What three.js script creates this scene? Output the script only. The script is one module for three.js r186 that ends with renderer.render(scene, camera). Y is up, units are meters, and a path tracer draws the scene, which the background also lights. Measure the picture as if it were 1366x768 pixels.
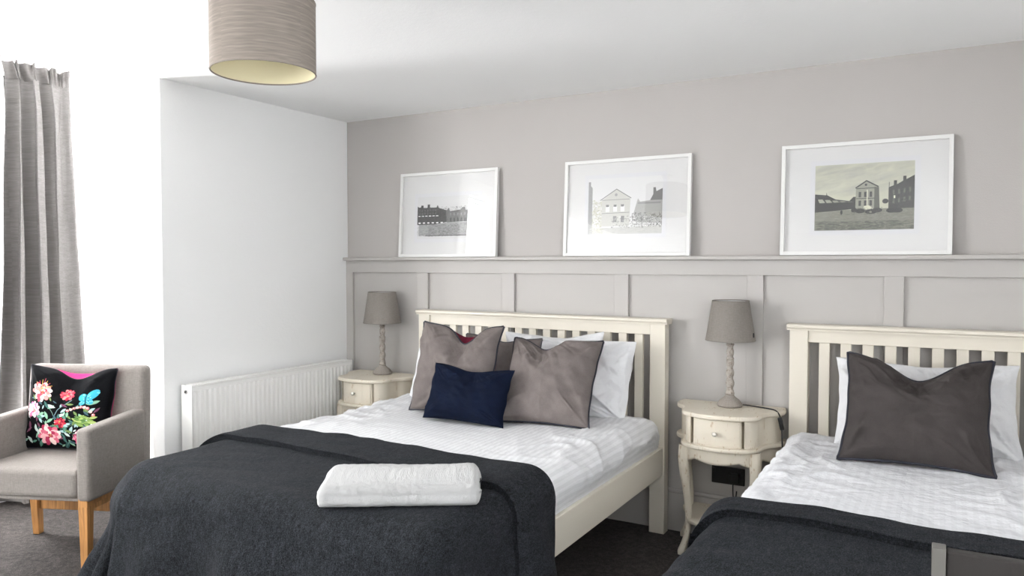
import * as THREE from 'three';
import { RoundedBoxGeometry } from 'three/addons/geometries/RoundedBoxGeometry.js';
import { ImprovedNoise } from 'three/addons/math/ImprovedNoise.js';
import { mergeGeometries, mergeVertices } from 'three/addons/utils/BufferGeometryUtils.js';
import { RectAreaLightUniformsLib } from 'three/addons/lights/RectAreaLightUniformsLib.js';

// ------------------------------------------------------------------ camera, daylight, exposure
const scene = new THREE.Scene();
const camera = new THREE.PerspectiveCamera(41.93, 1366 / 768, 0.05, 60);
camera.position.set(3.459, 1.409, 3.851);
camera.rotation.set(THREE.MathUtils.degToRad(-1.91), THREE.MathUtils.degToRad(29.64), 0, 'YXZ');
const renderer = new THREE.WebGLRenderer({ antialias: true });
renderer.toneMapping = THREE.LinearToneMapping;
renderer.toneMappingExposure = 1.9;
renderer.shadowMap.enabled = true;
scene.background = new THREE.Color(0.92, 0.96, 1.0);
scene.backgroundIntensity = 6;
RectAreaLightUniformsLib.init();
// the three sash windows of the bay: z range, y range, all in the wall plane x = WX
const WX = -1.32, SILL = 0.45, HEAD = 2.6, ZBAY = 1.10;
const WINDOWS = [[1.18, 2.05], [3.52, 3.92], [4.35, 5.05]];
const DAY = new THREE.Color(1.0, 0.988, 0.972);
for (const [z0, z1] of WINDOWS) {
  const l = new THREE.RectAreaLight(DAY, 12, z1 - z0 - 0.08, HEAD - SILL - 0.08);
  l.position.set(WX - 0.02, (SILL + HEAD) / 2, (z0 + z1) / 2);
  l.lookAt(5, (SILL + HEAD) / 2, (z0 + z1) / 2);
  l.castShadow = true;
  l.name = 'window_daylight';
  scene.add(l);
}

// a smaller window in the right wall, behind the camera's right shoulder, onto a shadier side
const SIDEWIN = [2.9, 4.2, 0.95, 2.15];
{
  const [z0, z1, y0, y1] = SIDEWIN, l = new THREE.RectAreaLight(DAY, 2.4, z1 - z0 - 0.08, y1 - y0 - 0.08);
  l.position.set(4.35 + 0.02, (y0 + y1) / 2, (z0 + z1) / 2);
  l.lookAt(0, (y0 + y1) / 2, (z0 + z1) / 2);
  l.castShadow = true; l.name = 'side_window_daylight';
  scene.add(l);
}

// ------------------------------------------------------------------ helpers
const noise3 = new ImprovedNoise();
const nz = (x, y = 0, z = 0) => noise3.noise(x, y, z);
function rng(seed) { let s = seed >>> 0; return () => { s = (s + 0x6D2B79F5) >>> 0; let t = Math.imul(s ^ (s >>> 15), 1 | s); t = (t + Math.imul(t ^ (t >>> 7), 61 | t)) ^ t; return ((t ^ (t >>> 14)) >>> 0) / 4294967296; }; }
const smooth = (a, b, x) => { const t = Math.min(1, Math.max(0, (x - a) / (b - a))); return t * t * (3 - 2 * t); };
const lerp = (a, b, t) => a + (b - a) * t;
const used = {};
function numbered(n) { const k = used[n] ?? 0; used[n] = k + 1; return k ? `${n}_${String(k).padStart(3, '0')}` : n; }
function mesh(name, geo, mat, parent) {
  const m = new THREE.Mesh(geo, mat); m.name = name; m.castShadow = m.receiveShadow = true;
  if (parent) parent.add(m);
  return m;
}
function thing(name, label, category, [x, y, z] = [0, 0, 0], turn = 0, group) {
  const o = new THREE.Group(); o.name = numbered(name); scene.add(o);
  o.position.set(x, y, z); o.rotation.y = turn; o.userData = { label, category };
  if (group) o.userData.group = group;
  return o;
}
function single(name, geo, mat, label, category, group) {
  const m = mesh(numbered(name), geo, mat, scene); m.userData = { label, category };
  if (group) m.userData.group = group;
  return m;
}
function struct(name, geo, mat, label, parent) {
  const m = mesh(name, geo, mat, parent || scene);
  if (!parent) m.userData = { kind: 'structure', label, category: name.split('_')[0] };
  return m;
}
// uv in metres, from the dominant axis of each face
function metric(geo) {
  const g = geo.index ? geo.toNonIndexed() : geo;
  const p = g.attributes.position, n = g.attributes.normal, uv = new Float32Array(p.count * 2);
  for (let i = 0; i < p.count; i += 3) {
    let ax = 0, ay = 0, az = 0;
    for (let k = 0; k < 3; k++) { ax += Math.abs(n.getX(i + k)); ay += Math.abs(n.getY(i + k)); az += Math.abs(n.getZ(i + k)); }
    for (let k = 0; k < 3; k++) {
      const X = p.getX(i + k), Y = p.getY(i + k), Z = p.getZ(i + k);
      const [a, b] = ay >= ax && ay >= az ? [X, Z] : ax >= az ? [Z, Y] : [X, Y];
      uv[2 * (i + k)] = a; uv[2 * (i + k) + 1] = b;
    }
  }
  g.setAttribute('uv', new THREE.BufferAttribute(uv, 2));
  return g;
}
// box from min to max corner, edges rounded
function bx(x0, x1, y0, y1, z0, z1, r = 0.003, seg = 2) {
  const g = r > 0 ? new RoundedBoxGeometry(x1 - x0, y1 - y0, z1 - z0, seg, Math.min(r, (x1 - x0) / 2.01, (y1 - y0) / 2.01, (z1 - z0) / 2.01)) : new THREE.BoxGeometry(x1 - x0, y1 - y0, z1 - z0);
  g.translate((x0 + x1) / 2, (y0 + y1) / 2, (z0 + z1) / 2);
  return metric(g);
}
const merge = (gs) => mergeGeometries(gs.map((g) => { const h = g.index ? g.toNonIndexed() : g; for (const k of Object.keys(h.attributes)) if (!['position', 'normal', 'uv'].includes(k)) h.deleteAttribute(k); return h; }));
// grid surface; fn(u, v) -> [x, y, z, U, V]
function grid(nu, nv, fn, flip = false) {
  const pos = [], uv = [], idx = [];
  for (let j = 0; j <= nv; j++) for (let i = 0; i <= nu; i++) { const p = fn(i / nu, j / nv); pos.push(p[0], p[1], p[2]); uv.push(p[3] ?? i / nu, p[4] ?? j / nv); }
  const W = nu + 1;
  for (let j = 0; j < nv; j++) for (let i = 0; i < nu; i++) {
    const a = j * W + i, b = a + 1, c = a + W, d = c + 1;
    if (flip) idx.push(a, c, b, b, c, d); else idx.push(a, b, c, b, d, c);
  }
  const g = new THREE.BufferGeometry();
  g.setAttribute('position', new THREE.Float32BufferAttribute(pos, 3));
  g.setAttribute('uv', new THREE.Float32BufferAttribute(uv, 2));
  g.setIndex(idx); g.computeVertexNormals();
  return g;
}
// a grid surface with thickness: offset copy behind it and a rim all round
function shell(nu, nv, fn, th, flip = false) {
  const f = grid(nu, nv, fn, flip), P = f.attributes.position, N = f.attributes.normal, U = f.attributes.uv, n = P.count, W = nu + 1;
  const pos = [...P.array], uv = [...U.array], idx = [...f.index.array];
  for (let i = 0; i < n; i++) { pos.push(P.getX(i) - th * N.getX(i), P.getY(i) - th * N.getY(i), P.getZ(i) - th * N.getZ(i)); uv.push(U.getX(i), U.getY(i)); }
  for (let k = 0; k < f.index.count; k += 3) idx.push(f.index.getX(k) + n, f.index.getX(k + 2) + n, f.index.getX(k + 1) + n);
  const rim = [];
  for (let i = 0; i < nu; i++) rim.push([i, i + 1]);
  for (let j = 0; j < nv; j++) rim.push([j * W + nu, (j + 1) * W + nu]);
  for (let i = nu; i > 0; i--) rim.push([nv * W + i, nv * W + i - 1]);
  for (let j = nv; j > 0; j--) rim.push([j * W, (j - 1) * W]);
  for (const [a, b] of rim) if (flip) idx.push(a, b, a + n, b, b + n, a + n); else idx.push(a, a + n, b, b, a + n, b + n);
  const g = new THREE.BufferGeometry();
  g.setAttribute('position', new THREE.Float32BufferAttribute(pos, 3));
  g.setAttribute('uv', new THREE.Float32BufferAttribute(uv, 2));
  g.setIndex(idx); g.computeVertexNormals();
  return g;
}
function tube(pts, r, seg = 40, rad = 8, closed = false) { return new THREE.TubeGeometry(new THREE.CatmullRomCurve3(pts.map((p) => p.isVector3 ? p : new THREE.Vector3(...p)), closed, 'catmullrom', 0.5), seg, r, rad, closed); }
const lathe = (pts, seg = 40) => new THREE.LatheGeometry(pts.map(([r, y]) => new THREE.Vector2(r, y)), seg);
// extrude an outline given in (x, z) from y0 upwards
function slab(outline, y0, h, bevel = 0.004, holes) {
  const s = new THREE.Shape(outline.map(([x, z]) => new THREE.Vector2(x, -z)));
  const g = new THREE.ExtrudeGeometry(s, { depth: h - 2 * bevel, bevelEnabled: bevel > 0, bevelSize: bevel, bevelThickness: bevel, bevelOffset: -bevel, bevelSegments: 3 });
  g.rotateX(-Math.PI / 2); g.translate(0, y0 + bevel, 0);
  return metric(g);
}

// ------------------------------------------------------------------ textures
function lattice(n, seed) { const r = rng(seed), a = new Float32Array(n * n); for (let i = 0; i < n * n; i++) a[i] = r(); return (x, y) => { const xi = Math.floor(x), yi = Math.floor(y), fx = x - xi, fy = y - yi, sx = fx * fx * (3 - 2 * fx), sy = fy * fy * (3 - 2 * fy), at = (i, j) => a[((j % n) + n) % n * n + ((i % n) + n) % n]; return lerp(lerp(at(xi, yi), at(xi + 1, yi), sx), lerp(at(xi, yi + 1), at(xi + 1, yi + 1), sx), sy); }; }
// size pixels a side, covering `metres`; fn(u, v) in 0..1 gives [r, g, b] (sRGB 0..1) or one number
function tex(size, metres, fn, srgb = true) {
  const d = new Uint8Array(size * size * 4);
  for (let j = 0; j < size; j++) for (let i = 0; i < size; i++) {
    const c = fn((i + 0.5) / size, (j + 0.5) / size, i, j), k = 4 * (j * size + i), a = Array.isArray(c) ? c : [c, c, c];
    for (let q = 0; q < 3; q++) d[k + q] = Math.max(0, Math.min(255, Math.round(a[q] * 255)));
    d[k + 3] = 255;
  }
  const t = new THREE.DataTexture(d, size, size); t.magFilter = THREE.LinearFilter; t.minFilter = THREE.LinearMipmapLinearFilter; t.generateMipmaps = true;
  t.wrapS = t.wrapT = THREE.RepeatWrapping; t.repeat.set(1 / metres, 1 / metres);
  if (srgb) t.colorSpace = THREE.SRGBColorSpace;
  t.needsUpdate = true; return t;
}
const sc = (c, k) => c.map((x) => x * k);
const L1 = lattice(64, 11), L2 = lattice(256, 12), L3 = lattice(16, 13), L4 = lattice(128, 14);
const R0 = rng(5);
const white01 = Array.from({ length: 512 * 512 }, () => R0());
const grain = (i, j) => white01[(j & 511) * 512 + (i & 511)];

// ------------------------------------------------------------------ materials
const S = (o) => new THREE.MeshStandardMaterial(o);
const Ph = (o) => new THREE.MeshPhysicalMaterial(o);
const plasterBump = tex(512, 0.5, (u, v) => 0.5 * L2(u * 128, v * 128) + 0.5 * L1(u * 32, v * 32), false);
const rollerBump = tex(512, 0.25, (u, v, i, j) => 0.6 * L2(u * 256, v * 256) + 0.4 * L4(u * 64, v * 64), false);
const M = {};
M.white = S({ color: new THREE.Color().setRGB(0.89, 0.89, 0.885), roughness: 0.75, bumpMap: plasterBump, bumpScale: 0.0006 });
M.ceil = S({ color: new THREE.Color().setRGB(0.92, 0.92, 0.915), roughness: 0.9, bumpMap: plasterBump, bumpScale: 0.0005 });
M.greige = S({ color: new THREE.Color().setRGB(0.475, 0.45, 0.433), roughness: 0.7, bumpMap: rollerBump, bumpScale: 0.0004 });
M.panel = S({ color: new THREE.Color().setRGB(0.475, 0.455, 0.437), roughness: 0.5, bumpMap: rollerBump, bumpScale: 0.00025 });
M.carpet = S({
  roughness: 1, map: tex(512, 0.6, (u, v, i, j) => { const g = grain(i, j), h = grain(i >> 1, (j >> 1) + 200), c = 0.55 + 0.35 * (h - 0.5) + 0.75 * (g - 0.5) + 0.25 * (L1(u * 40, v * 40) - 0.5); return [0.35 * c + 0.05, 0.33 * c + 0.044, 0.322 * c + 0.042]; }),
  bumpMap: tex(512, 0.6, (u, v, i, j) => 0.6 * L2(u * 250, v * 250) + 0.4 * grain(i, j), false), bumpScale: 0.004,
});
const brush = tex(512, 0.4, (u, v) => 0.5 * L2(u * 12, v * 220) + 0.5 * L4(u * 5, v * 60), false);
M.cream = S({ color: new THREE.Color().setRGB(0.745, 0.695, 0.60), roughness: 0.42, bumpMap: brush, bumpScale: 0.0003 });
M.distressed = S({
  roughness: 0.5, map: tex(512, 0.35, (u, v) => { const n = L1(u * 20, v * 6) * 0.5 + L2(u * 90, v * 22) * 0.5, w = 0.6 * smooth(0.7, 0.86, n) + 0.12 * L1(u * 8 + 5, v * 3); return [lerp(0.885, 0.69, w), lerp(0.855, 0.59, w), lerp(0.795, 0.46, w)]; }),
  bumpMap: brush, bumpScale: 0.0004,
});
M.steel = S({ color: new THREE.Color().setRGB(0.87, 0.865, 0.845), roughness: 0.35 });
M.chrome = S({ color: 0xc8c8c8, metalness: 1, roughness: 0.18 });
M.frame = S({ color: new THREE.Color().setRGB(0.76, 0.755, 0.74), roughness: 0.35 });
M.mat = S({ color: new THREE.Color().setRGB(0.68, 0.675, 0.67), roughness: 0.9 });
M.glass = Ph({ color: 0xffffff, transmission: 1, thickness: 0, roughness: 0.0, ior: 1.5 });
M.oak = S({ roughness: 0.45, map: tex(256, 0.3, (u, v) => { const g = L1(u * 40 + 2 * L3(u * 6, v * 3), v * 3), f = L2(u * 120, v * 8); const k = 0.8 + 0.25 * g + 0.12 * (f - 0.5); return [0.74 * k, 0.53 * k, 0.31 * k]; }) });
M.black = S({ color: new THREE.Color().setRGB(0.012, 0.012, 0.013), roughness: 0.35 });
const weave = tex(256, 0.05, (u, v) => 0.5 + 0.25 * Math.sin(u * 2 * Math.PI * 40) * (0.6 + 0.8 * L1(u * 20, v * 60)) + 0.25 * Math.sin(v * 2 * Math.PI * 40) * (0.6 + 0.8 * L1(u * 60, v * 20)), false);
M.upholstery = Ph({
  roughness: 0.95, sheen: 0.3, sheenRoughness: 0.6, sheenColor: new THREE.Color(0.9, 0.85, 0.82), bumpMap: weave, bumpScale: 0.0006,
  map: tex(512, 0.3, (u, v, i, j) => { const c = 1 + 0.10 * (L2(u * 200, v * 24) - 0.5) + 0.10 * (L2(u * 24, v * 200) - 0.5) + 0.06 * (grain(i, j) - 0.5); return [0.535 * c, 0.51 * c, 0.492 * c]; }),
});
M.satin = Ph({   // white cotton with woven satin stripes running along the bed
  roughness: 0.7, sheen: 0.25, sheenRoughness: 0.5,
  map: tex(512, 0.24, (u, v, i, j) => { const s = smooth(-0.12, 0.12, Math.sin(u * 2 * Math.PI * 8)); const c = lerp(0.845, 0.885, s) + 0.012 * (grain(i, j) - 0.5); return [c * 0.992, c * 0.995, c * 1.005]; }),
  bumpMap: tex(512, 0.24, (u, v) => 0.35 * smooth(-0.12, 0.12, Math.sin(u * 2 * Math.PI * 8)) + 0.65 * L1(u * 32, v * 16), false), bumpScale: 0.0012,
});
M.crumpled = Ph({   // the same weave, slept under: stripes almost lost in fine creases
  roughness: 0.72, sheen: 0.25, sheenRoughness: 0.5,
  map: tex(512, 0.24, (u, v, i, j) => { const s = smooth(-0.2, 0.2, Math.sin(u * 2 * Math.PI * 8)); const c = lerp(0.862, 0.88, s) + 0.012 * (grain(i, j) - 0.5); return [c * 0.99, c * 0.994, c * 1.01]; }),
  bumpMap: tex(512, 0.5, (u, v) => 0.4 * Math.abs(2 * L1(u * 9 + 2 * L3(u * 4, v * 4), v * 14) - 1) + 0.4 * L1(u * 26, v * 34) + 0.2 * L2(u * 90, v * 90), false), bumpScale: 0.004,
});
M.cotton = Ph({
  color: new THREE.Color().setRGB(0.73, 0.735, 0.75), roughness: 0.8, sheen: 0.25, sheenRoughness: 0.5,
  bumpMap: tex(512, 0.5, (u, v) => 0.6 * L1(u * 16, v * 12) + 0.3 * L1(u * 40, v * 32) + 0.1 * L2(u * 200, v * 200), false), bumpScale: 0.007,
});
M.wool = Ph({
  roughness: 1, specularIntensity: 0.2, sheen: 0.35, sheenRoughness: 0.6, sheenColor: new THREE.Color(0.10, 0.108, 0.12),
  map: tex(1024, 0.5, (u, v, i, j) => { const c = 0.15 + 0.13 * (L2(u * 240, v * 240) - 0.5) + 0.035 * (L4(u * 44, v * 36) - 0.5) + 0.12 * (grain(i, j) - 0.5) + 0.05 * (L2(u * 240, v * 40) - 0.5); return [c * 0.95, c, c * 1.09]; }),
  bumpMap: tex(512, 0.25, (u, v, i, j) => 0.5 * L2(u * 120, v * 120) + 0.5 * grain(i, j), false), bumpScale: 0.0015,
});
M.terry = Ph({
  color: new THREE.Color().setRGB(0.57, 0.57, 0.57), roughness: 1, sheen: 0.15, sheenRoughness: 0.8,
  bumpMap: tex(512, 0.16, (u, v, i, j) => 0.55 * L2(u * 90, v * 90) + 0.45 * grain(i, j), false), bumpScale: 0.003,
});
const velvetBump = tex(512, 0.4, (u, v) => 0.7 * L1(u * 10, v * 8) + 0.3 * L2(u * 160, v * 160), false);
const velvet = (r, g, b, s, sr = 0.35, k = 0.12) => Ph({
  roughness: 0.85, specularIntensity: 0.25, sheen: 0.7, sheenRoughness: sr, sheenColor: new THREE.Color(...s), bumpMap: velvetBump, bumpScale: 0.0012,
  map: tex(256, 0.35, (u, v) => { const c = 1 + k * (L1(u * 9, v * 9) - 0.5) + 0.04 * (L1(u * 24, v * 20) - 0.5) + 0.05 * (L2(u * 120, v * 120) - 0.5); return [r * c, g * c, b * c]; }),
});
M.greyVelvet = velvet(0.46, 0.43, 0.42, [0.34, 0.32, 0.31], 0.3, 0.09);
M.charVelvet = velvet(0.27, 0.253, 0.25, [0.22, 0.205, 0.20], 0.3, 0.07);
M.navyVelvet = velvet(0.035, 0.072, 0.15, [0.008, 0.018, 0.045]);
M.burgundy = velvet(0.36, 0.09, 0.16, [0.2, 0.03, 0.08]);
M.pinkVelvet = velvet(0.80, 0.20, 0.44, [0.4, 0.1, 0.2]);
M.piping = S({ color: new THREE.Color().setRGB(0.012, 0.013, 0.025), roughness: 0.6 });
M.greyPipe = S({ color: new THREE.Color().setRGB(0.10, 0.095, 0.10), roughness: 0.7 });
M.curtain = Ph({
  roughness: 0.62, sheen: 0.5, sheenRoughness: 0.35, sheenColor: new THREE.Color(0.6, 0.58, 0.56), bumpMap: tex(512, 0.4, (u, v) => 0.5 * L2(u * 30, v * 230) + 0.5 * L1(u * 4, v * 40), false), bumpScale: 0.0012,
  map: tex(512, 0.4, (u, v, i, j) => { const c = 1 + 0.14 * (L2(u * 20, v * 240) - 0.5) + 0.08 * (L1(u * 5, v * 44) - 0.5); return [0.525 * c, 0.51 * c, 0.505 * c]; }),
});
M.shade = Ph({
  roughness: 0.95, bumpMap: weave, bumpScale: 0.0006, sheen: 0.2, sheenRoughness: 0.6,
  map: tex(256, 0.12, (u, v, i, j) => { const c = 1 + 0.08 * (L2(u * 100, v * 14) - 0.5) + 0.08 * (L2(u * 14, v * 100) - 0.5); return [0.555 * c, 0.53 * c, 0.505 * c]; }),
});
M.chalk = S({
  roughness: 0.85, map: tex(256, 0.12, (u, v) => { const n = L1(u * 14, v * 14) * 0.6 + L1(u * 40, v * 40) * 0.4, w = smooth(0.58, 0.75, n); return [lerp(0.66, 0.52, w), lerp(0.63, 0.485, w), lerp(0.60, 0.45, w)]; }),
  bumpMap: tex(256, 0.12, (u, v) => L1(u * 30, v * 30), false), bumpScale: 0.0008,
});
M.pendant = Ph({   // slubby linen with fine horizontal bands
  roughness: 0.95, sheen: 0.2, sheenRoughness: 0.6,
  map: tex(512, 0.24, (u, v, i, j) => { const wv = v + 0.006 * (L3(u * 4, v * 3) - 0.5), b = Math.pow(0.5 + 0.5 * Math.sin(wv * 2 * Math.PI * 13), 6); const c = 1 + 0.12 * (L2(u * 8, v * 110) - 0.5) + 0.05 * (grain(i, j) - 0.5) + 0.08 * b * (0.4 + L1(u * 8, v * 30)); return [0.52 * c, 0.485 * c, 0.455 * c]; }),
});
M.lining = S({ color: new THREE.Color().setRGB(0.72, 0.66, 0.46), roughness: 0.75 });
M.cord = S({ color: 0xdedcd6, roughness: 0.6 });
M.bulb = Ph({ color: 0xf4f2ea, roughness: 0.3 });
M.crystal = Ph({ color: 0xe8e4da, roughness: 0.12, metalness: 0.2 });
M.taupe = S({ color: new THREE.Color().setRGB(0.095, 0.09, 0.082), roughness: 0.55 });
M.darkFabric = S({ color: new THREE.Color().setRGB(0.022, 0.019, 0.0175), roughness: 0.95, bumpMap: weave, bumpScale: 0.0006 });
M.upvc = S({ color: new THREE.Color().setRGB(0.82, 0.82, 0.82), roughness: 0.4 });

// ------------------------------------------------------------------ the room
const H = 2.347, DADO = 1.445, ZR = 1.393, XMAX = 4.35, ZMAX = 5.4, BAYH = 2.8;
struct('floor', bx(WX - 0.2, XMAX + 0.15, -0.12, 0, -0.15, ZMAX + 0.15, 0), M.carpet, 'dark flecked brown grey loop carpet over the whole room');
{
  const out = [[0, 0], [XMAX, 0], [XMAX, ZMAX], [-0.16, ZMAX], [-0.16, 2.07], [-0.14, 1.70], [0, ZR]];
  struct('ceiling', slab(out, H, BAYH - H, 0.0), M.ceil, 'flat white painted ceiling');
  const g = bx(WX - 0.2, 0.2, BAYH, BAYH + 0.1, ZBAY - 0.15, ZMAX + 0.15, 0);
  struct('ceiling_bay', g, M.ceil, 'white ceiling over the window bay');
}
const wallBack = struct('wall_back', bx(-0.15, XMAX + 0.15, 0, BAYH, -0.15, 0, 0), M.greige, 'warm grey painted back wall with panelled lower half');
struct('wall_left', bx(-0.10, 0, 0, BAYH, 0, ZR, 0.004), M.white, 'white painted wall behind the radiator');
struct('wall_bay_return', bx(WX - 0.2, -0.10, 0, BAYH, ZBAY - 0.15, ZBAY, 0), M.white, 'white return wall of the window bay beside the curtain');
{
  const [z0, z1, y0, y1] = SIDEWIN, A = XMAX, B = XMAX + 0.15;
  struct('wall_right', merge([bx(A, B, 0, y0, 0, ZMAX + 0.15, 0), bx(A, B, y1, BAYH, 0, ZMAX + 0.15, 0), bx(A, B, y0, y1, 0, z0, 0), bx(A, B, y0, y1, z1, ZMAX + 0.15, 0)]), M.white, 'white painted right wall with a small window');
}
struct('wall_front', bx(WX - 0.2, XMAX, 0, BAYH, ZMAX, ZMAX + 0.15, 0), M.white, 'white painted front wall');
{
  const gs = [bx(WX - 0.2, WX, 0, SILL, ZBAY, ZMAX, 0), bx(WX - 0.2, WX, HEAD, BAYH, ZBAY, ZMAX, 0)];
  let z = ZBAY;
  for (const [a, b] of WINDOWS) { gs.push(bx(WX - 0.2, WX, SILL, HEAD, z, a, 0)); z = b; }
  gs.push(bx(WX - 0.2, WX, SILL, HEAD, z, ZMAX, 0));
  struct('wall_window', merge(gs), M.white, 'white painted wall of the bay with tall sash windows');
}
WINDOWS.forEach(([a, b], i) => {
  const w = new THREE.Group(); w.name = `window_${i + 1}`; scene.add(w);
  w.userData = { kind: 'structure', label: ['tall white sash window behind the gathered curtain', 'narrow white sash window between two piers', 'white sash window at the far end of the bay'][i], category: 'window' };
  const X0 = WX - 0.13, X1 = WX - 0.07, f = 0.05, ym = (SILL + HEAD) / 2;
  mesh('window_frame', merge([bx(X0, X1, SILL, HEAD, a, a + f), bx(X0, X1, SILL, HEAD, b - f, b), bx(X0, X1, SILL, SILL + f, a + f, b - f), bx(X0, X1, HEAD - f, HEAD, a + f, b - f)]), M.upvc, w);
  mesh('sash_bar', bx(X0 + 0.01, X1 - 0.005, ym - 0.025, ym + 0.025, a + f, b - f), M.upvc, w);
  mesh('pane', bx(X0 + 0.028, X0 + 0.032, SILL + f, ym - 0.025, a + f, b - f, 0), M.glass, w);
  mesh('pane', bx(X0 + 0.028, X0 + 0.032, ym + 0.025, HEAD - f, a + f, b - f, 0), M.glass, w);
  mesh('window_sill', bx(WX - 0.07, WX + 0.04, SILL - 0.03, SILL, a - 0.04, b + 0.04, 0.006), M.upvc, w);
});
{
  const [z0, z1, y0, y1] = SIDEWIN, w = new THREE.Group(), A = XMAX + 0.07, B = XMAX + 0.12, f = 0.045; w.name = 'window_4'; scene.add(w);
  w.userData = { kind: 'structure', label: 'small white casement window in the right wall', category: 'window' };
  mesh('window_frame', merge([bx(A, B, y0, y1, z0, z0 + f), bx(A, B, y0, y1, z1 - f, z1), bx(A, B, y0, y0 + f, z0 + f, z1 - f), bx(A, B, y1 - f, y1, z0 + f, z1 - f)]), M.upvc, w);
  mesh('pane', bx(A + 0.024, A + 0.028, y0 + f, y1 - f, z0 + f, z1 - f, 0), M.glass, w);
  mesh('window_sill', bx(XMAX - 0.03, XMAX + 0.07, y0 - 0.025, y0, z0 - 0.03, z1 + 0.03, 0.006), M.upvc, w);
}
// panelling on the back wall: stiles, rails, skirting
{
  const P = (n, g) => mesh(n, g, M.panel, wallBack);
  P('panel_backing', bx(0, XMAX, 0, 1.35, 0, 0.004, 0));
  const stiles = [[0, 0.058], [0.590, 0.673], [1.212, 1.294], [1.921, 2.001], [2.627, 2.705], [3.240, 3.321], [3.86, 3.94]];
  for (const [a, b] of stiles) P('stile', bx(a, b, 0.2, 1.347, 0, 0.022, 0.002));
  P('top_rail', bx(0, XMAX, 1.347, 1.424, 0, 0.022, 0.002));
  const t = struct('trim_1', bx(0, XMAX, 1.424, DADO, 0, 0.057, 0.006, 3), M.panel, 'grey painted picture ledge capping the wall panelling');
  const b = struct('baseboard_back', merge([bx(0, XMAX, 0, 0.2, 0, 0.026, 0.003), bx(0, XMAX, 0.2, 0.222, 0, 0.02, 0.008)]), M.panel, 'tall grey painted skirting board below the panelling');
  struct('baseboard_left', bx(0, 0.018, 0, 0.15, 0, ZR, 0.004), M.white, 'white skirting board under the radiator');
}

// ------------------------------------------------------------------ radiator
{
  const z0 = 0.086, z1 = 1.311, y0 = 0.16, y1 = 0.772, n = 37, r = thing('radiator', 'long white fluted panel radiator on the white wall', 'radiator', [0.0, 0, 0]);
  const pitch = (z1 - z0 - 0.02) / n, pts = [];
  // fluted front panel as one extruded profile
  const s = new THREE.Shape(); s.moveTo(0.085, -(z0 + 0.01));
  for (let i = 0; i < n; i++) {
    const a = z0 + 0.01 + i * pitch;
    for (const [dx, t] of [[0.099, 0.08], [0.109, 0.3], [0.109, 0.7], [0.099, 0.92]]) s.lineTo(dx, -(a + t * pitch));
  }
  s.lineTo(0.085, -(z1 - 0.01)); s.closePath();
  const g = new THREE.ExtrudeGeometry(s, { depth: y1 - y0 - 0.06, bevelEnabled: false }); g.rotateX(-Math.PI / 2); g.translate(0, y0 + 0.03, 0);
  mesh('fluted_panel', metric(g), M.steel, r);
  mesh('panel_border', merge([bx(0.08, 0.105, y1 - 0.034, y1 - 0.004, z0 + 0.004, z1 - 0.004, 0.008), bx(0.08, 0.105, y0, y0 + 0.032, z0 + 0.004, z1 - 0.004, 0.008)]), M.steel, r);
  mesh('back_panel', bx(0.028, 0.045, y0, y1 - 0.01, z0 + 0.01, z1 - 0.01, 0.004), M.steel, r);
  for (const z of [z0, z1 - 0.006]) mesh('side_cover', bx(0.024, 0.108, y0 + 0.01, y1, z, z + 0.006, 0.002), M.steel, r);
  mesh('top_grille', merge([bx(0.024, 0.04, y1 - 0.006, y1 + 0.002, z0, z1, 0.002), bx(0.094, 0.108, y1 - 0.006, y1 + 0.002, z0, z1, 0.002), ...Array.from({ length: 60 }, (_, i) => bx(0.03, 0.1, y1 - 0.004, y1, z0 + 0.01 + i * (z1 - z0 - 0.02) / 60, z0 + 0.01 + (i + 0.55) * (z1 - z0 - 0.02) / 60, 0))]), M.steel, r);
  const v = new THREE.CylinderGeometry(0.011, 0.011, 0.008, 20); v.rotateX(Math.PI / 2); v.translate(0.068, y1 - 0.032, z1 + 0.003);
  mesh('vent_plug', v, M.chrome, r);
  const v2 = new THREE.CylinderGeometry(0.0035, 0.0035, 0.014, 4); v2.rotateX(Math.PI / 2); v2.translate(0.068, y1 - 0.032, z1 + 0.006);
  mesh('vent_key', v2, M.black, r);
  for (const zb of [z0 + 0.2, z1 - 0.24]) mesh('wall_bracket', bx(0, 0.03, 0.62, 0.68, zb, zb + 0.04), M.steel, r);
  mesh('pipe', tube([[0.065, 0.165, z1 - 0.03], [0.065, 0.1, z1 - 0.03], [0.065, 0.0, z1 - 0.03]], 0.0075, 10), M.steel, r);
}

// ------------------------------------------------------------------ pictures on the ledge
function canvasTex(w, h, draw) {
  const c = document.createElement('canvas'); c.width = w; c.height = h;
  draw(c.getContext('2d'), w, h);
  const t = new THREE.CanvasTexture(c); t.colorSpace = THREE.SRGBColorSpace; t.magFilter = THREE.LinearFilter; return t;
}
const gy = (k, warm = 0) => { const v = Math.round(Math.max(0, Math.min(1, k)) * 255); return `rgb(${v},${v},${Math.round(v * (1 - warm))})`; };
function speckle(x, w, h, x0, y0, x1, y1, n, seed, lo, hi, warm, sx = 6, sy = 4) {
  const r = rng(seed);
  for (let i = 0; i < n; i++) { x.fillStyle = gy(lerp(lo, hi, r()), warm); x.globalAlpha = 0.55; x.fillRect(lerp(x0, x1, r()) * w, lerp(y0, y1, r()) * h, 1 + r() * sx, 1 + r() * sy); }
  x.globalAlpha = 1;
}
function poly(x, w, h, pts, fill) { x.fillStyle = fill; x.beginPath(); pts.forEach(([a, b], i) => (i ? x.lineTo(a * w, b * h) : x.moveTo(a * w, b * h))); x.closePath(); x.fill(); }
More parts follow.
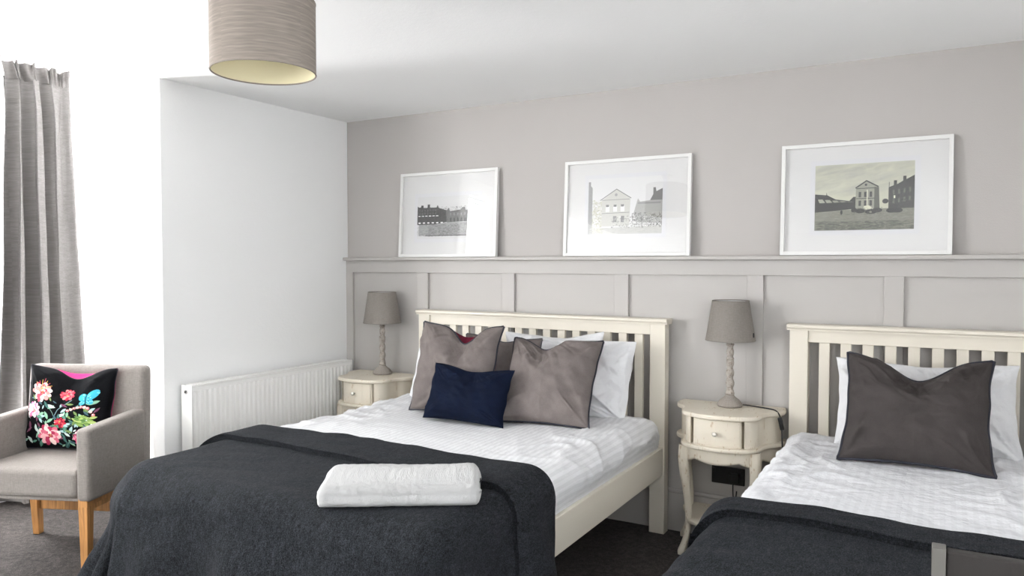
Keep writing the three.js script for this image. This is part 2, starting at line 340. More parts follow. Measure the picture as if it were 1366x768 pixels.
const printTerrace = canvasTex(640, 384, (x, w, h) => {   // pale sky, dark terrace of shops, cobbled square
  x.fillStyle = gy(0.85); x.fillRect(0, 0, w, h);
  poly(x, w, h, [[0.03, 0.92], [0.03, 0.62], [1, 0.62], [1, 0.92]], gy(0.62));
  speckle(x, w, h, 0.0, 0.64, 0.98, 0.93, 2600, 3, 0.35, 0.85, 0, 16, 3);
  speckle(x, w, h, 0.18, 0.66, 0.7, 0.94, 1200, 33, 0.25, 0.6, 0, 16, 3);
  x.fillStyle = gy(0.3); x.fillRect(0.14 * w, 0.915 * h, 0.86 * w, 0.018 * h);
  poly(x, w, h, [[0.0, 0.66], [0.0, 0.22], [0.03, 0.25], [0.06, 0.24], [0.06, 0.2], [0.1, 0.2], [0.1, 0.26], [0.17, 0.26], [0.17, 0.18], [0.21, 0.18], [0.21, 0.26], [0.32, 0.26], [0.34, 0.2], [0.36, 0.27], [0.5, 0.34], [0.52, 0.6], [0.3, 0.66]], gy(0.16));
  poly(x, w, h, [[0.48, 0.36], [0.52, 0.28], [0.55, 0.36], [0.72, 0.33], [0.74, 0.28], [0.79, 0.27], [0.8, 0.34], [0.95, 0.36], [0.97, 0.6], [0.5, 0.62]], gy(0.40));
  for (let i = 0; i < 6; i++) { x.fillStyle = gy(0.95); x.fillRect((0.015 + i * 0.06) * w, 0.445 * h, 0.04 * w, 0.022 * h); x.beginPath(); x.ellipse((0.04 + i * 0.075) * w, 0.62 * h, 0.022 * w, 0.018 * h, 0, 0, 7); x.fill(); }
  for (let i = 0; i < 7; i++) for (let j = 0; j < 2; j++) { x.fillStyle = gy(0.34); x.fillRect((0.03 + i * 0.045) * w, (0.3 + j * 0.075) * h, 0.018 * w, 0.045 * h); }
  for (let i = 0; i < 7; i++) { x.fillStyle = gy(0.22); x.fillRect((0.55 + i * 0.058) * w, 0.52 * h, 0.025 * w, 0.09 * h); x.fillStyle = gy(0.55); x.fillRect((0.55 + i * 0.058) * w, 0.4 * h, 0.018 * w, 0.06 * h); }
  speckle(x, w, h, 0, 0.24, 0.95, 0.6, 900, 4, 0.1, 0.5, 0, 6, 6);
});
const printHallPale = canvasTex(640, 460, (x, w, h) => {   // pale town hall, faded stalls in front
  x.fillStyle = gy(0.885); x.fillRect(0, 0, w, h);
  poly(x, w, h, [[0, 1], [0, 0.9], [1, 0.86], [1, 1]], gy(0.77, 0.02));
  poly(x, w, h, [[0, 1], [0, 0.05], [0.03, 0.05], [0.03, 0.12], [0.055, 0.16], [0.06, 1]], gy(0.60));
  speckle(x, w, h, 0.05, 0.38, 0.2, 0.98, 500, 8, 0.62, 0.82, 0.12, 14, 10);
  poly(x, w, h, [[0.19, 0.86], [0.19, 0.40], [0.39, 0.2], [0.58, 0.38], [0.57, 0.86]], gy(0.80, 0.03));
  x.strokeStyle = gy(0.50); x.lineWidth = 7; x.beginPath(); x.moveTo(0.17 * w, 0.39 * h); x.lineTo(0.39 * w, 0.2 * h); x.lineTo(0.59 * w, 0.37 * h); x.stroke();
  x.lineWidth = 4; x.beginPath(); x.moveTo(0.19 * w, 0.39 * h); x.lineTo(0.57 * w, 0.385 * h); x.moveTo(0.19 * w, 0.63 * h); x.lineTo(0.57 * w, 0.62 * h); x.stroke();
  x.fillStyle = gy(0.62); x.beginPath(); x.arc(0.385 * w, 0.3 * h, 12, 0, 7); x.fill();
  for (const a of [0.27, 0.375, 0.475]) { x.fillStyle = gy(0.97); x.fillRect((a - 0.025) * w, 0.5 * h, 0.05 * w, 0.1 * h); x.fillStyle = gy(0.45); x.fillRect((a - 0.022) * w, 0.475 * h, 0.04 * w, 0.04 * h); }
  for (const a of [0.37, 0.475]) { x.fillStyle = gy(0.5); x.fillRect((a - 0.02) * w, 0.68 * h, 0.045 * w, 0.11 * h); }
  poly(x, w, h, [[0.66, 0.8], [0.63, 0.62], [0.68, 0.38], [0.71, 0.44], [1, 0.4], [1, 0.82]], gy(0.68, 0.02));
  poly(x, w, h, [[0.84, 0.42], [0.88, 0.32], [0.88, 0.2], [0.91, 0.2], [0.92, 0.27], [1, 0.22], [1, 0.42]], gy(0.48));
  x.fillStyle = gy(0.58); x.fillRect(0.68 * w, 0.45 * h, 0.3 * w, 0.03 * h);
  speckle(x, w, h, 0.32, 0.68, 1, 0.88, 600, 9, 0.35, 0.98, 0.02, 14, 10);
  speckle(x, w, h, 0.6, 0.62, 1, 0.86, 350, 19, 0.28, 0.7, 0.02, 12, 12);
  speckle(x, w, h, 0.0, 0.88, 1, 1, 400, 10, 0.68, 0.84, 0.02, 30, 4);
});
const printHallDark = canvasTex(720, 520, (x, w, h) => {   // sepia square with motor cars before the hall
  const W = 0.10;
  x.fillStyle = gy(0.80, W); x.fillRect(0, 0, w, h);
  const r = rng(77);
  for (let i = 0; i < 260; i++) { x.globalAlpha = 0.06; x.fillStyle = gy(r() > 0.5 ? 0.86 : 0.56, W); x.beginPath(); x.ellipse(r() * w, r() * 0.45 * h, 30 + r() * 120, 8 + r() * 26, -0.2, 0, 7); x.fill(); }
  x.globalAlpha = 1;
  poly(x, w, h, [[0, 1], [0, 0.7], [1, 0.68], [1, 1]], gy(0.50, W));
  speckle(x, w, h, 0, 0.7, 1, 0.85, 900, 20, 0.36, 0.62, W, 34, 4);
  speckle(x, w, h, 0, 0.86, 1, 1, 900, 21, 0.18, 0.42, W, 40, 5);
  poly(x, w, h, [[0, 0.72], [0, 0.44], [0.12, 0.46], [0.12, 0.42], [0.13, 0.46], [0.22, 0.53], [0.36, 0.56], [0.4, 0.5], [0.44, 0.5], [0.44, 0.68]], gy(0.09));
  for (let i = 0; i < 5; i++) poly(x, w, h, [[0.03 + i * 0.075, 0.52 + i * 0.012], [0.08 + i * 0.075, 0.52 + i * 0.012], [0.11 + i * 0.075, 0.575], [0.05 + i * 0.075, 0.58]], gy(0.66 - 0.05 * i, W));
  poly(x, w, h, [[0.42, 0.69], [0.425, 0.38], [0.53, 0.26], [0.655, 0.36], [0.66, 0.69]], gy(0.60, W));
  poly(x, w, h, [[0.61, 0.69], [0.61, 0.36], [0.655, 0.37], [0.665, 0.69]], gy(0.32, W));
  x.strokeStyle = gy(0.14); x.lineWidth = 9; x.beginPath(); x.moveTo(0.42 * w, 0.37 * h); x.lineTo(0.53 * w, 0.265 * h); x.lineTo(0.65 * w, 0.36 * h); x.stroke();
  x.lineWidth = 5; x.beginPath(); x.moveTo(0.43 * w, 0.38 * h); x.lineTo(0.61 * w, 0.375 * h); x.moveTo(0.43 * w, 0.53 * h); x.lineTo(0.62 * w, 0.53 * h); x.stroke();
  x.fillStyle = gy(0.2); x.beginPath(); x.arc(0.525 * w, 0.325 * h, 9, 0, 7); x.fill();
  for (const a of [0.465, 0.52, 0.575]) { x.fillRect((a - 0.012) * w, 0.43 * h, 0.025 * w, 0.08 * h); x.fillRect((a - 0.012) * w, 0.56 * h, 0.025 * w, 0.08 * h); }
  x.fillStyle = gy(0.9, W); x.fillRect(0.535 * w, 0.4 * h, 0.009 * w, 0.24 * h);
  poly(x, w, h, [[0.5, 0.7], [0.51, 0.64], [0.56, 0.635], [0.6, 0.69]], gy(0.88, W));
  poly(x, w, h, [[0.75, 0.69], [0.75, 0.38], [0.8, 0.35], [0.8, 0.28], [0.83, 0.28], [0.83, 0.34], [0.89, 0.29], [0.89, 0.22], [0.92, 0.22], [0.92, 0.27], [1, 0.21], [1, 0.69]], gy(0.13, W));
  for (let i = 0; i < 4; i++) for (let j = 0; j < 2; j++) { x.fillStyle = gy(0.36, W); x.fillRect((0.79 + i * 0.052) * w, (0.42 + j * 0.13 - i * 0.012) * h, 0.02 * w, 0.07 * h); }
  speckle(x, w, h, 0.75, 0.38, 1, 0.68, 240, 24, 0.05, 0.4, W, 8, 8);
  x.fillStyle = gy(0.25); x.fillRect(0.752 * w, 0.3 * h, 4, 0.4 * h);
  x.fillStyle = gy(0.9, W); x.fillRect(0.8 * w, 0.5 * h, 12, 22);
  for (const [a, b, s] of [[0.47, 0.715, 0.05], [0.41, 0.7, 0.03], [0.58, 0.73, 0.06], [0.64, 0.71, 0.05], [0.78, 0.72, 0.05], [0.84, 0.72, 0.05], [0.28, 0.73, 0.012], [0.72, 0.58, 0.03]]) { x.fillStyle = gy(0.06); x.beginPath(); x.ellipse(a * w, b * h, s * w, 0.035 * h, 0, 0, 7); x.fill(); }
  x.fillStyle = gy(0.5, W); x.beginPath(); x.arc(0.575 * w, 0.735 * h, 10, 0, 7); x.fill();
  speckle(x, w, h, 0.38, 0.66, 0.68, 0.76, 160, 25, 0.04, 0.5, W, 8, 6);
});
function picture(x0, tx, [a, b, c, d], label, paper) {
  const W = 0.718, Hf = 0.527, f = 0.018, dp = 0.026;
  const p = thing('framed_picture', label, 'picture', [x0 + W / 2, DADO, 0.033], 0, 'white framed photographs on the ledge');
  p.rotation.x = -0.055;
  mesh('frame', merge([bx(-W / 2, -W / 2 + f, 0, Hf, 0, dp, 0.0015), bx(W / 2 - f, W / 2, 0, Hf, 0, dp, 0.0015), bx(-W / 2 + f, W / 2 - f, 0, f, 0, dp, 0.0015), bx(-W / 2 + f, W / 2 - f, Hf - f, Hf, 0, dp, 0.0015)]), M.frame, p);
  const mt = mesh('mount', bx(-W / 2 + f, W / 2 - f, f, Hf - f, 0.001, 0.008, 0), M.mat, p);
  const m = 0.022;
  mesh('photo_paper', bx(a - m - W / 2, b + m - W / 2, c - m, d + m * (paper || 1), 0.008, 0.0086, 0), S({ color: new THREE.Color().setRGB(0.655, 0.655, 0.675), roughness: 0.5 }), mt);
  const g = new THREE.PlaneGeometry(b - a, d - c); g.translate((a + b) / 2 - W / 2, (c + d) / 2, 0.0091);
  mesh('photograph', g, S({ map: tx, color: new THREE.Color().setRGB(0.9, 0.9, 0.9), roughness: 0.5 }), mt).userData.label = 'black and white photograph of a town square';
  mesh('glazing', bx(-W / 2 + f - 0.002, W / 2 - f + 0.002, f - 0.002, Hf - f + 0.002, 0.0145, 0.0155, 0), M.glass, p);
  return p;
}
picture(0.470, printTerrace, [0.130, 0.580, 0.113, 0.375], 'white framed faded photograph of a dark shop terrace, beside the white wall');
picture(1.627, printHallPale, [0.141, 0.563, 0.120, 0.424], 'white framed pale photograph of a gabled hall, above the wide headboard');
picture(2.787, printHallDark, [0.152, 0.569, 0.116, 0.424], 'white framed sepia photograph of motor cars before a gabled hall');

// ------------------------------------------------------------------ beds
function bedFrame(name, label, x0, x1, n, zFoot) {
  const t = thing(name, label, 'bed', [(x0 + x1) / 2, 0, 0.08], 0, 'cream slatted beds'), hw = (x1 - x0) / 2, post = 0.082;
  const B = (nm, g) => mesh(nm, g, M.cream, t);
  for (const s of [-1, 1]) B('post', bx(Math.min(s * (hw - 0.012), s * (hw - 0.012 - post)), Math.max(s * (hw - 0.012), s * (hw - 0.012 - post)), 0, 1.092, -0.035, 0.03, 0.003));
  // moulded cap rail
  const prof = [[-0.042, 0], [-0.042, 0.006], [-0.05, 0.014], [-0.05, 0.024], [-0.045, 0.028], [0.04, 0.028], [0.045, 0.024], [0.045, 0.014], [0.037, 0.006], [0.037, 0]];
  const s = new THREE.Shape(prof.map(([z, y]) => new THREE.Vector2(-z, y)));
  const cap = new THREE.ExtrudeGeometry(s, { depth: 2 * hw, bevelEnabled: false }); cap.rotateY(Math.PI / 2); cap.translate(-hw, 1.092, 0);
  B('cap_rail', metric(cap));
  const xi = hw - 0.012 - post, pitch = (2 * xi + 0) / (n + 0.5), gap = pitch * 0.5;
  B('top_rail', bx(-xi, xi, 1.036, 1.092, -0.02, 0.018, 0.002));
  B('bottom_rail', bx(-xi, xi, 0.36, 0.44, -0.02, 0.018, 0.002));
  for (let i = 0; i < n; i++) { const a = -xi + gap + i * pitch; B('slat', bx(a, a + pitch - gap, 0.44, 1.036, -0.012, 0.01, 0.002)); }
  const zl = zFoot - 0.08;
  for (const sd of [-1, 1]) B('side_rail', bx(Math.min(sd * (hw - 0.02), sd * (hw - 0.048)), Math.max(sd * (hw - 0.02), sd * (hw - 0.048)), 0.31, 0.454, 0.03, zl - 0.03, 0.004));
  B('foot_rail', bx(-hw + 0.02, hw - 0.02, 0.27, 0.45, zl - 0.03, zl, 0.004));
  for (const sd of [-1, 1]) B('leg', bx(Math.min(sd * (hw - 0.02), sd * (hw - 0.09)), Math.max(sd * (hw - 0.02), sd * (hw - 0.09)), 0, 0.3, zl - 0.08, zl - 0.002, 0.003));
  B('slat_base', bx(-hw + 0.048, hw - 0.048, 0.315, 0.335, 0.03, zl - 0.03, 0));
  return t;
}
// cloth laid over a box with rounded edges: flat cloth coordinates (a, b) -> a point; only the foot end (b > 0) and the two sides drop
function drape(o) {
  const { cx, hx, zf, top } = o;
  return (a, b, lift = 0) => {
    const r = typeof o.r === 'function' ? o.r(a) : o.r;
    const sa = Math.sign(a), da = Math.max(0, Math.abs(a) - (hx - r)), db = Math.max(0, b - (zf - r)), d = Math.hypot(da, db);
    let x = Math.min(Math.abs(a), hx - r) * sa, z = Math.min(b, zf - r), y = top;
    let nx = 0, ny = 1, nzz = 0;
    if (d > 0) {
      const th = Math.min(d / r, Math.PI / 2), ux = sa * da / d, uz = db / d, fall = Math.max(0, d - r * Math.PI / 2), flat = r * Math.sin(th);
      const along = da > 0 && db > 0 ? Math.atan2(db, da) : 0;
      const out = o.folds ? o.folds(a, b, fall, ux, uz, along) : 0;
      x += ux * (flat + out); z += uz * (flat + out); y -= r * (1 - Math.cos(th)) + fall;
      nx = ux * Math.sin(th); nzz = uz * Math.sin(th); ny = Math.cos(th);
    }
    const w = (o.wrinkle ? o.wrinkle(a, b, d) : 0) + lift;
    return [cx + x + nx * w, Math.max(o.floor ?? 0.03, y + ny * w), z + nzz * w, a, b];
  };
}
const DX = [0.654, 2.249], SX = [2.834, 3.900];
const kingFrame = bedFrame('bed_frame', 'wide cream bed frame with fifteen slats in its headboard, beside the radiator', DX[0], DX[1], 15, 2.08);
const singleFrame = bedFrame('bed_frame', 'narrow cream bed frame with nine slats in its headboard, holding one grey cushion', SX[0], SX[1], 9, 2.08);
single('mattress', bx(DX[0] + 0.055, DX[1] - 0.055, 0.335, 0.555, 0.125, 2.045, 0.05, 4), M.cotton, 'thick white mattress on the wide cream bed frame', 'mattress');
single('mattress', bx(SX[0] + 0.055, SX[1] - 0.055, 0.335, 0.555, 0.125, 2.045, 0.05, 4), M.cotton, 'thick white mattress on the narrow cream bed frame', 'mattress');

function duvet(x0, x1, zf, label, seed, top, puff) {
  const cx = (x0 + x1) / 2, hx = (x1 - x0) / 2;
  const d = drape({
    cx, hx, zf, r: 0.085, top, floor: 0.44,
    wrinkle: (a, b, dd) => {
      const big = 0.010 * nz(a * 2.2 + seed, b * 2.0, seed), e = smooth(hx - 0.42, hx - 0.05, Math.abs(a));
      const crease = 0.016 * e * (Math.abs(nz(a * 5 + seed, b * 4.2 - a * 3.0, 3)) - 0.2) + 0.008 * e * nz(a * 14, b * 9 - a * 6, 5 + seed);
      const rg = Math.pow(1 - Math.abs(nz(a * 2.5 + b * 6 + seed, b * 3 - a * 5, 12)) , 8) * 0.014 * smooth(hx - 0.5, hx - 0.12, Math.abs(a)) * smooth(1.5, 0.9, b);
      const mid = rg + 0.0045 * (Math.abs(nz(a * 9 - b * 3, b * 7 + seed, 7)) - 0.2) * puff;
      return (big + crease + mid) * lerp(1, 0.35, smooth(1.4, 1.6, b)) - 0.03 * smooth(1.5, 1.75, b) * smooth(0.3, -0.75, a);
    },
  });
  const drop = 0.085 * Math.PI / 2 + 0.11;
  const A = hx - 0.085 + drop, b0 = 0.135, b1 = zf - 0.085 + drop;
  const g = shell(150, 170, (u, v) => {
    const a = lerp(-A, A, u), b = lerp(b0, b1, v), p = d(a, b);
    const head = smooth(b0 + 0.12, b0, b);   // the head end rolls down towards the headboard
    p[1] = Math.max(0.456, p[1] - 0.11 * head * head);
    const tuck = smooth(0.54, 0.45, p[1]);   // sides tuck in behind the rails
    p[0] = lerp(p[0], cx + Math.sign(a) * Math.min(Math.abs(p[0] - cx), hx - 0.018), tuck);
    return p;
  }, 0.02, true);
  return single('duvet', g, puff > 1 ? M.crumpled : M.satin, label, 'duvet');
}
duvet(DX[0] + 0.035, DX[1] - 0.020, 2.07, 'white satin striped duvet tucked into the wide bed', 1.7, 0.628, 1);
duvet(SX[0] + 0.025, SX[1] - 0.025, 2.06, 'white crumpled satin striped duvet on the narrow bed', 6.3, 0.624, 1.8);

function blanket(o) {
  const t = thing('blanket', o.label, 'blanket', [0, 0, 0], 0, 'charcoal wool throws'), cx = (o.x0 + o.x1) / 2, hx = (o.x1 - o.x0) / 2, r = 0.105;
  const d = drape({
    cx, hx, zf: o.zf, r: o.r, top: o.top, floor: 0.035,
    folds: (a, b, fall, ux, uz, along) => {
      const s = along > 0 ? along * 0.35 : (Math.abs(uz) > 0.5 ? a : b);
      const k = smooth(-0.06, 0.2, fall);
      if (along > 0) return k * (0.09 * Math.sin(along * 2) + 0.075 * Math.sin(along * 10 + 1.2)) * Math.min(1, fall / 0.4) + 0.10 * fall * Math.sin(along * 2);
      return k * (0.046 * Math.pow(0.5 + 0.5 * Math.sin(s * 8 + o.seed + 0.8 * nz(s * 2, 3)), 3) + 0.022 * Math.sin(s * 15 + 2 * o.seed + nz(s * 3, fall * 2)) + 0.012) + 0.06 * fall;
    },
    wrinkle: (a, b, dd) => 0.010 * nz(a * 2.5 + o.seed, b * 2.3, 2) + 0.007 * (Math.abs(nz(a * 4 + b * 3 + o.seed, b * 5 - a * 2, 9)) - 0.2) + (dd > 0 ? 0.012 * nz(a * 6, b * 6, o.seed) * smooth(0, 0.15, dd) : 0),
  });
  const A = hx - r + r * Math.PI / 2 + o.side, b1 = o.zf - r + r * Math.PI / 2 + o.foot;
  const edge = (a) => o.z0(a / hx);
  mesh('cloth', shell(190, 140, (u, v) => { const a = lerp(-A, A, u); return d(a, lerp(edge(a), b1, v)); }, 0.006, true), M.wool, t);
  // the head edge is folded back over itself: a thick turned strip lying on the cloth
  const wid = o.flap, th = 0.032;
  const lip = (v) => th * Math.pow(Math.max(0, 1 - Math.pow(Math.abs(2 * v - 1), 20)), 0.5) - 0.004;
  mesh('turned_edge', shell(190, 60, (u, v) => {
    const a = lerp(-A * 0.985, A * 0.985, u), w = wid * (1 + 0.10 * nz(a * 3 + o.seed, 1.3) + 0.22 * (o.slant || 0) * a / hx);
    const p = d(a, edge(a) - 0.012 + w * v - 0.026 * smooth(0.95, 1, v), lip(v) + 0.004 * nz(a * 8, v * 3, 4));
    p[4] += 2 * lip(v) * (v > 0.5 ? -1 : 1);
    return p;
  }, 0.004, true), M.wool, t);
  return t;
}
blanket({ label: 'charcoal wool throw over the foot of the wide bed, under a towel', x0: DX[0] - 0.005, x1: DX[1] + 0.012, zf: 2.19, r: (a) => lerp(0.19, 0.10, smooth(-0.8, -0.1, a)), top: 0.648, side: 0.38, foot: 0.5, z0: (s) => 1.432 + 0.045 * s * s + 0.012 * Math.sin(s * 5), flap: 0.275, seed: 0.6, slant: 0.6 });
blanket({ label: 'charcoal wool throw over the foot of the narrow bed', x0: SX[0] - 0.005, x1: SX[1] + 0.01, zf: 2.15, r: 0.105, top: 0.642, side: 0.36, foot: 0.48, z0: (s) => 1.455 + 0.01 * Math.sin(s * 4), flap: 0.15, seed: 3.1, slant: 0.1 });

// ------------------------------------------------------------------ folded towel
{
  const L = 0.485, D = 0.275;
  const t = thing('towel', 'folded white terry towel lying on the charcoal throw', 'towel', [1.945, 0.648, 1.915], THREE.MathUtils.degToRad(32.1));
  // closed cross-section (depth, height): the fold faces the room, layers open at the back
  const prof = []; const N = 96;
  for (let i = 0; i < N; i++) {
    const th = i / N * 2 * Math.PI, c = Math.cos(th), s = Math.sin(th), sq = (x, p) => Math.sign(x) * Math.pow(Math.abs(x), p);
    prof.push([D / 2 * sq(c, 0.38), 0.034 + 0.034 * sq(s, 0.5)]);
  }
  const body = (u, v) => {
    const [dz, dy] = prof[Math.round(v * N) % N], x = lerp(-L / 2, L / 2, u);
    const nn = 0.008 * nz(x * 5 + 3, dz * 7, dy * 12) + 0.004 * nz(x * 15, dz * 18, dy * 20 + 4) + 0.0022 * nz(x * 60, dz * 60, dy * 60);
    const sk = u < 0.5 ? -0.02 * (dz / D + 0.5) * 0 : 0;
    const rise = 0.012 * (0.5 - dz / D) * (dy / 0.068);
    const edge = Math.min(u, 1 - u), pinch = 1 - 0.10 * Math.pow(1 - Math.min(1, edge / 0.035), 2);
    const skew = 0;
    return [x + skew, Math.max(0.001, (dy + rise + (dy > 0.02 ? nn : 0)) * pinch), dz * (pinch * 0.4 + 0.6) + nn, x, v * 0.7];
  };
  mesh('folded_body', grid(200, N, body, true), M.terry, t);
  for (const e of [0, 1]) mesh('end_fold', grid(N, 6, (u, v) => {   // rounded ends where the layers close
    const p = body(e, u), k = 1 - v, cy = 0.036, bulge = 0.012 * Math.sqrt(Math.max(0, 1 - k * k)) + 0.005 * Math.sin(p[1] * 260) * (1 - k);
    return [p[0] + (e ? 1 : -1) * bulge, lerp(cy, p[1], k), p[2] * lerp(0.55, 1, k), p[2], p[1]];
  }, e === 1), M.terry, t);
}

// ------------------------------------------------------------------ cushions and pillows
function cushionShape(o) {
  const { w, h, t, pinch = 0.06, chop = 0, u0 = 0, cw = 0.4, seed = 0, wr = 0.006, nu = 64, ex = 0.55, backPuff = 0.7, sag = 0 } = o;
  return (u, v, side) => {
    const U = u * 2 - 1, V = v * 2 - 1;
    let x = w / 2 * U * (1 - pinch * (1 - V * V)), y = h / 2 * (1 + V * (1 - pinch * (1 - U * U)));
    let z = t / 2 * Math.pow(Math.max(0, 1 - Math.pow(Math.abs(U), 2.3)), ex) * Math.pow(Math.max(0, 1 - Math.pow(Math.abs(V), 2.3)), ex);
    const c = Math.exp(-Math.pow((U - u0) / cw, 2)), up = smooth(-0.35, 1, V);
    y -= chop * h * c * up;
    x -= chop * w * 0.25 * (U - u0) * c * up;
    if (side > 0) { z *= 1 - 0.55 * (chop > 0 ? 1 : 0) * Math.exp(-Math.pow((U - u0) / (cw * 0.8), 2)) * smooth(0.1, 0.95, V); }
    else { y += backPuff * chop * h * c * Math.pow(smooth(0.2, 0.8, V), 1) * (1 - Math.pow(Math.abs(V), 12)); }
    // creases that fan out from the corners, and a few soft dents
    const edge = Math.pow(Math.max(0, (1 - U * U) * (1 - V * V)), 0.25);
    const cr = Math.hypot(1 - Math.abs(U), 1 - Math.abs(V)), ang = Math.atan2(1 - Math.abs(V), 1 - Math.abs(U));
    const fan = Math.sin(ang * 7 + seed * 3 + Math.sign(U) * 1.3 + Math.sign(V)) * Math.exp(-Math.pow((cr - 0.38) / 0.28, 2));
    const ridge = (q) => 1 - 2 * Math.abs(q);
    const dip = Math.atan2(U - u0, 1.15 - V) * 3.2, dd = Math.hypot(U - u0, 1.15 - V);
    const pull = chop > 0.04 ? Math.pow(Math.max(0, ridge(nz(dip * 1.5 + seed, dd * 0.5, 6))), 3) * Math.exp(-Math.pow((dd - 0.55) / 0.4, 2)) : 0;
    const low = Math.pow(Math.max(0, ridge(nz(ang * 2.6 + seed + Math.sign(U) * 3, cr * 0.8, 4 + Math.sign(V)))), 4) * Math.exp(-Math.pow((cr - 0.42) / 0.3, 2));
    z += edge * wr * (fan * 0.5 + 1.1 * nz(U * 1.7 + seed, V * 1.7, seed) + 0.6 * nz(U * 4 + V * 2 + seed, V * 4 - U, 3 + seed) + 0.9 * low - 0.7 * pull);
    x += 0.008 * nz(V * 2.2 + seed, U * 2, 8); y += 0.006 * nz(U * 2.4 - seed, V * 2, 9) * (V > 0 ? 1 : 0.3);
    z += -sag * edge * Math.exp(-(U * U + (V - 0.1) * (V - 0.1)) / 0.3);
    return [x, y, (side > 0 ? 1 : -1) * Math.max(0, z), x, y];
  };
}
function cushion(name, label, category, group, o, pos, yaw, lean, roll, front, back, pipe, uvPrint) {
  const t = thing(name, label, category, pos, yaw, group);
  t.rotation.set(-lean, yaw, roll || 0, 'YXZ');
  const f = cushionShape(o), n = o.nu || 64;
  mesh('front_panel', grid(n, n, (u, v) => { const p = f(u, v, 1); if (uvPrint) { p[3] = u; p[4] = v; } return p; }), front, t);
  mesh('back_panel', grid(n, n, (u, v) => f(u, v, -1), true), back, t);
  if (pipe) {
    const pts = [];
    const K = 26;
    for (let i = 0; i < K; i++) pts.push(f(i / K, 0, 1)); for (let i = 0; i < K; i++) pts.push(f(1, i / K, 1));
    for (let i = 0; i < K; i++) pts.push(f(1 - i / K, 1, 1)); for (let i = 0; i < K; i++) pts.push(f(0, 1 - i / K, 1));
    mesh('piping', tube(pts.map((p) => p.slice(0, 3)), o.pr || 0.005, 220, 7, true), pipe, t);
  }
  return t;
}
const pg = 'white bed pillows';
cushion('pillow', 'plump white pillow against the wide headboard, behind the left burgundy backed cushion', 'pillow', pg, { w: 0.66, h: 0.37, t: 0.19, pinch: 0.035, wr: 0.012, seed: 2.1 }, [1.12, 0.622, 0.36], 0.05, 0.36, 0, M.cotton, M.cotton);
cushion('pillow', 'plump white pillow against the wide headboard, nearest the narrow bed', 'pillow', pg, { w: 0.69, h: 0.415, t: 0.20, pinch: 0.03, wr: 0.03, seed: 4.4, chop: 0.02, u0: -0.1 }, [1.78, 0.618, 0.355], -0.06, 0.34, 0.0, M.cotton, M.cotton);
cushion('pillow', 'rumpled white pillow whose corner pokes up between two grey cushions', 'pillow', pg, { w: 0.60, h: 0.415, t: 0.12, pinch: 0.08, wr: 0.018, seed: 8.4, chop: 0.05, u0: 0.2, cw: 0.5 }, [1.64, 0.622, 0.215], 0.02, 0.14, 0.05, M.cotton, M.cotton);
cushion('pillow', 'white pillow on the narrow bed behind a dark grey velvet cushion', 'pillow', pg, { w: 0.69, h: 0.405, t: 0.17, pinch: 0.05, wr: 0.032, seed: 5.2, chop: 0.05, cw: 0.5 }, [3.415, 0.618, 0.335], 0.06, 0.42, 0, M.cotton, M.cotton);
const cg = 'velvet cushions on the beds';
cushion('cushion', 'light grey velvet cushion with burgundy back and navy piping, behind the navy cushion', 'cushion', cg, { w: 0.49, h: 0.475, t: 0.21, pinch: 0.07, chop: 0.19, u0: 0.15, cw: 0.34, wr: 0.024, seed: 1.3, backPuff: 1.0 }, [1.277, 0.632, 0.68], 0.03, 0.29, -0.012, M.greyVelvet, M.burgundy, M.piping);
cushion('cushion', 'plain grey velvet cushion half hidden between the two piped grey cushions', 'cushion', cg, { w: 0.46, h: 0.405, t: 0.13, pinch: 0.05, chop: 0.06, u0: 0.1, cw: 0.4, wr: 0.014, seed: 6.3 }, [1.425, 0.632, 0.50], 0.05, 0.33, -0.02, M.greyVelvet, M.burgundy, M.greyPipe);
cushion('cushion', 'grey velvet cushion with navy piping, leaning on a white pillow right of the navy cushion', 'cushion', cg, { w: 0.475, h: 0.475, t: 0.21, pinch: 0.06, chop: 0.12, u0: -0.25, cw: 0.32, wr: 0.024, seed: 9.7 }, [1.806, 0.632, 0.675], 0.13, 0.62, 0.0, M.greyVelvet, M.burgundy, M.piping);
cushion('cushion', 'small oblong navy blue velvet cushion in front of the grey ones', 'cushion', cg, { w: 0.45, h: 0.288, t: 0.15, pinch: 0.06, chop: 0.08, u0: 0.05, cw: 0.5, wr: 0.014, seed: 3.9 }, [1.456, 0.634, 0.825], 0.08, 0.42, -0.03, M.navyVelvet, M.navyVelvet, null);
cushion('cushion', 'dark grey velvet cushion with dented top and black piping on the narrow bed', 'cushion', cg, { w: 0.53, h: 0.485, t: 0.22, pinch: 0.085, chop: 0.20, u0: 0.02, cw: 0.45, wr: 0.028, seed: 7.1, pr: 0.006 }, [3.384, 0.63, 0.64], 0.01, 0.62, -0.012, M.charVelvet, M.burgundy, M.piping);

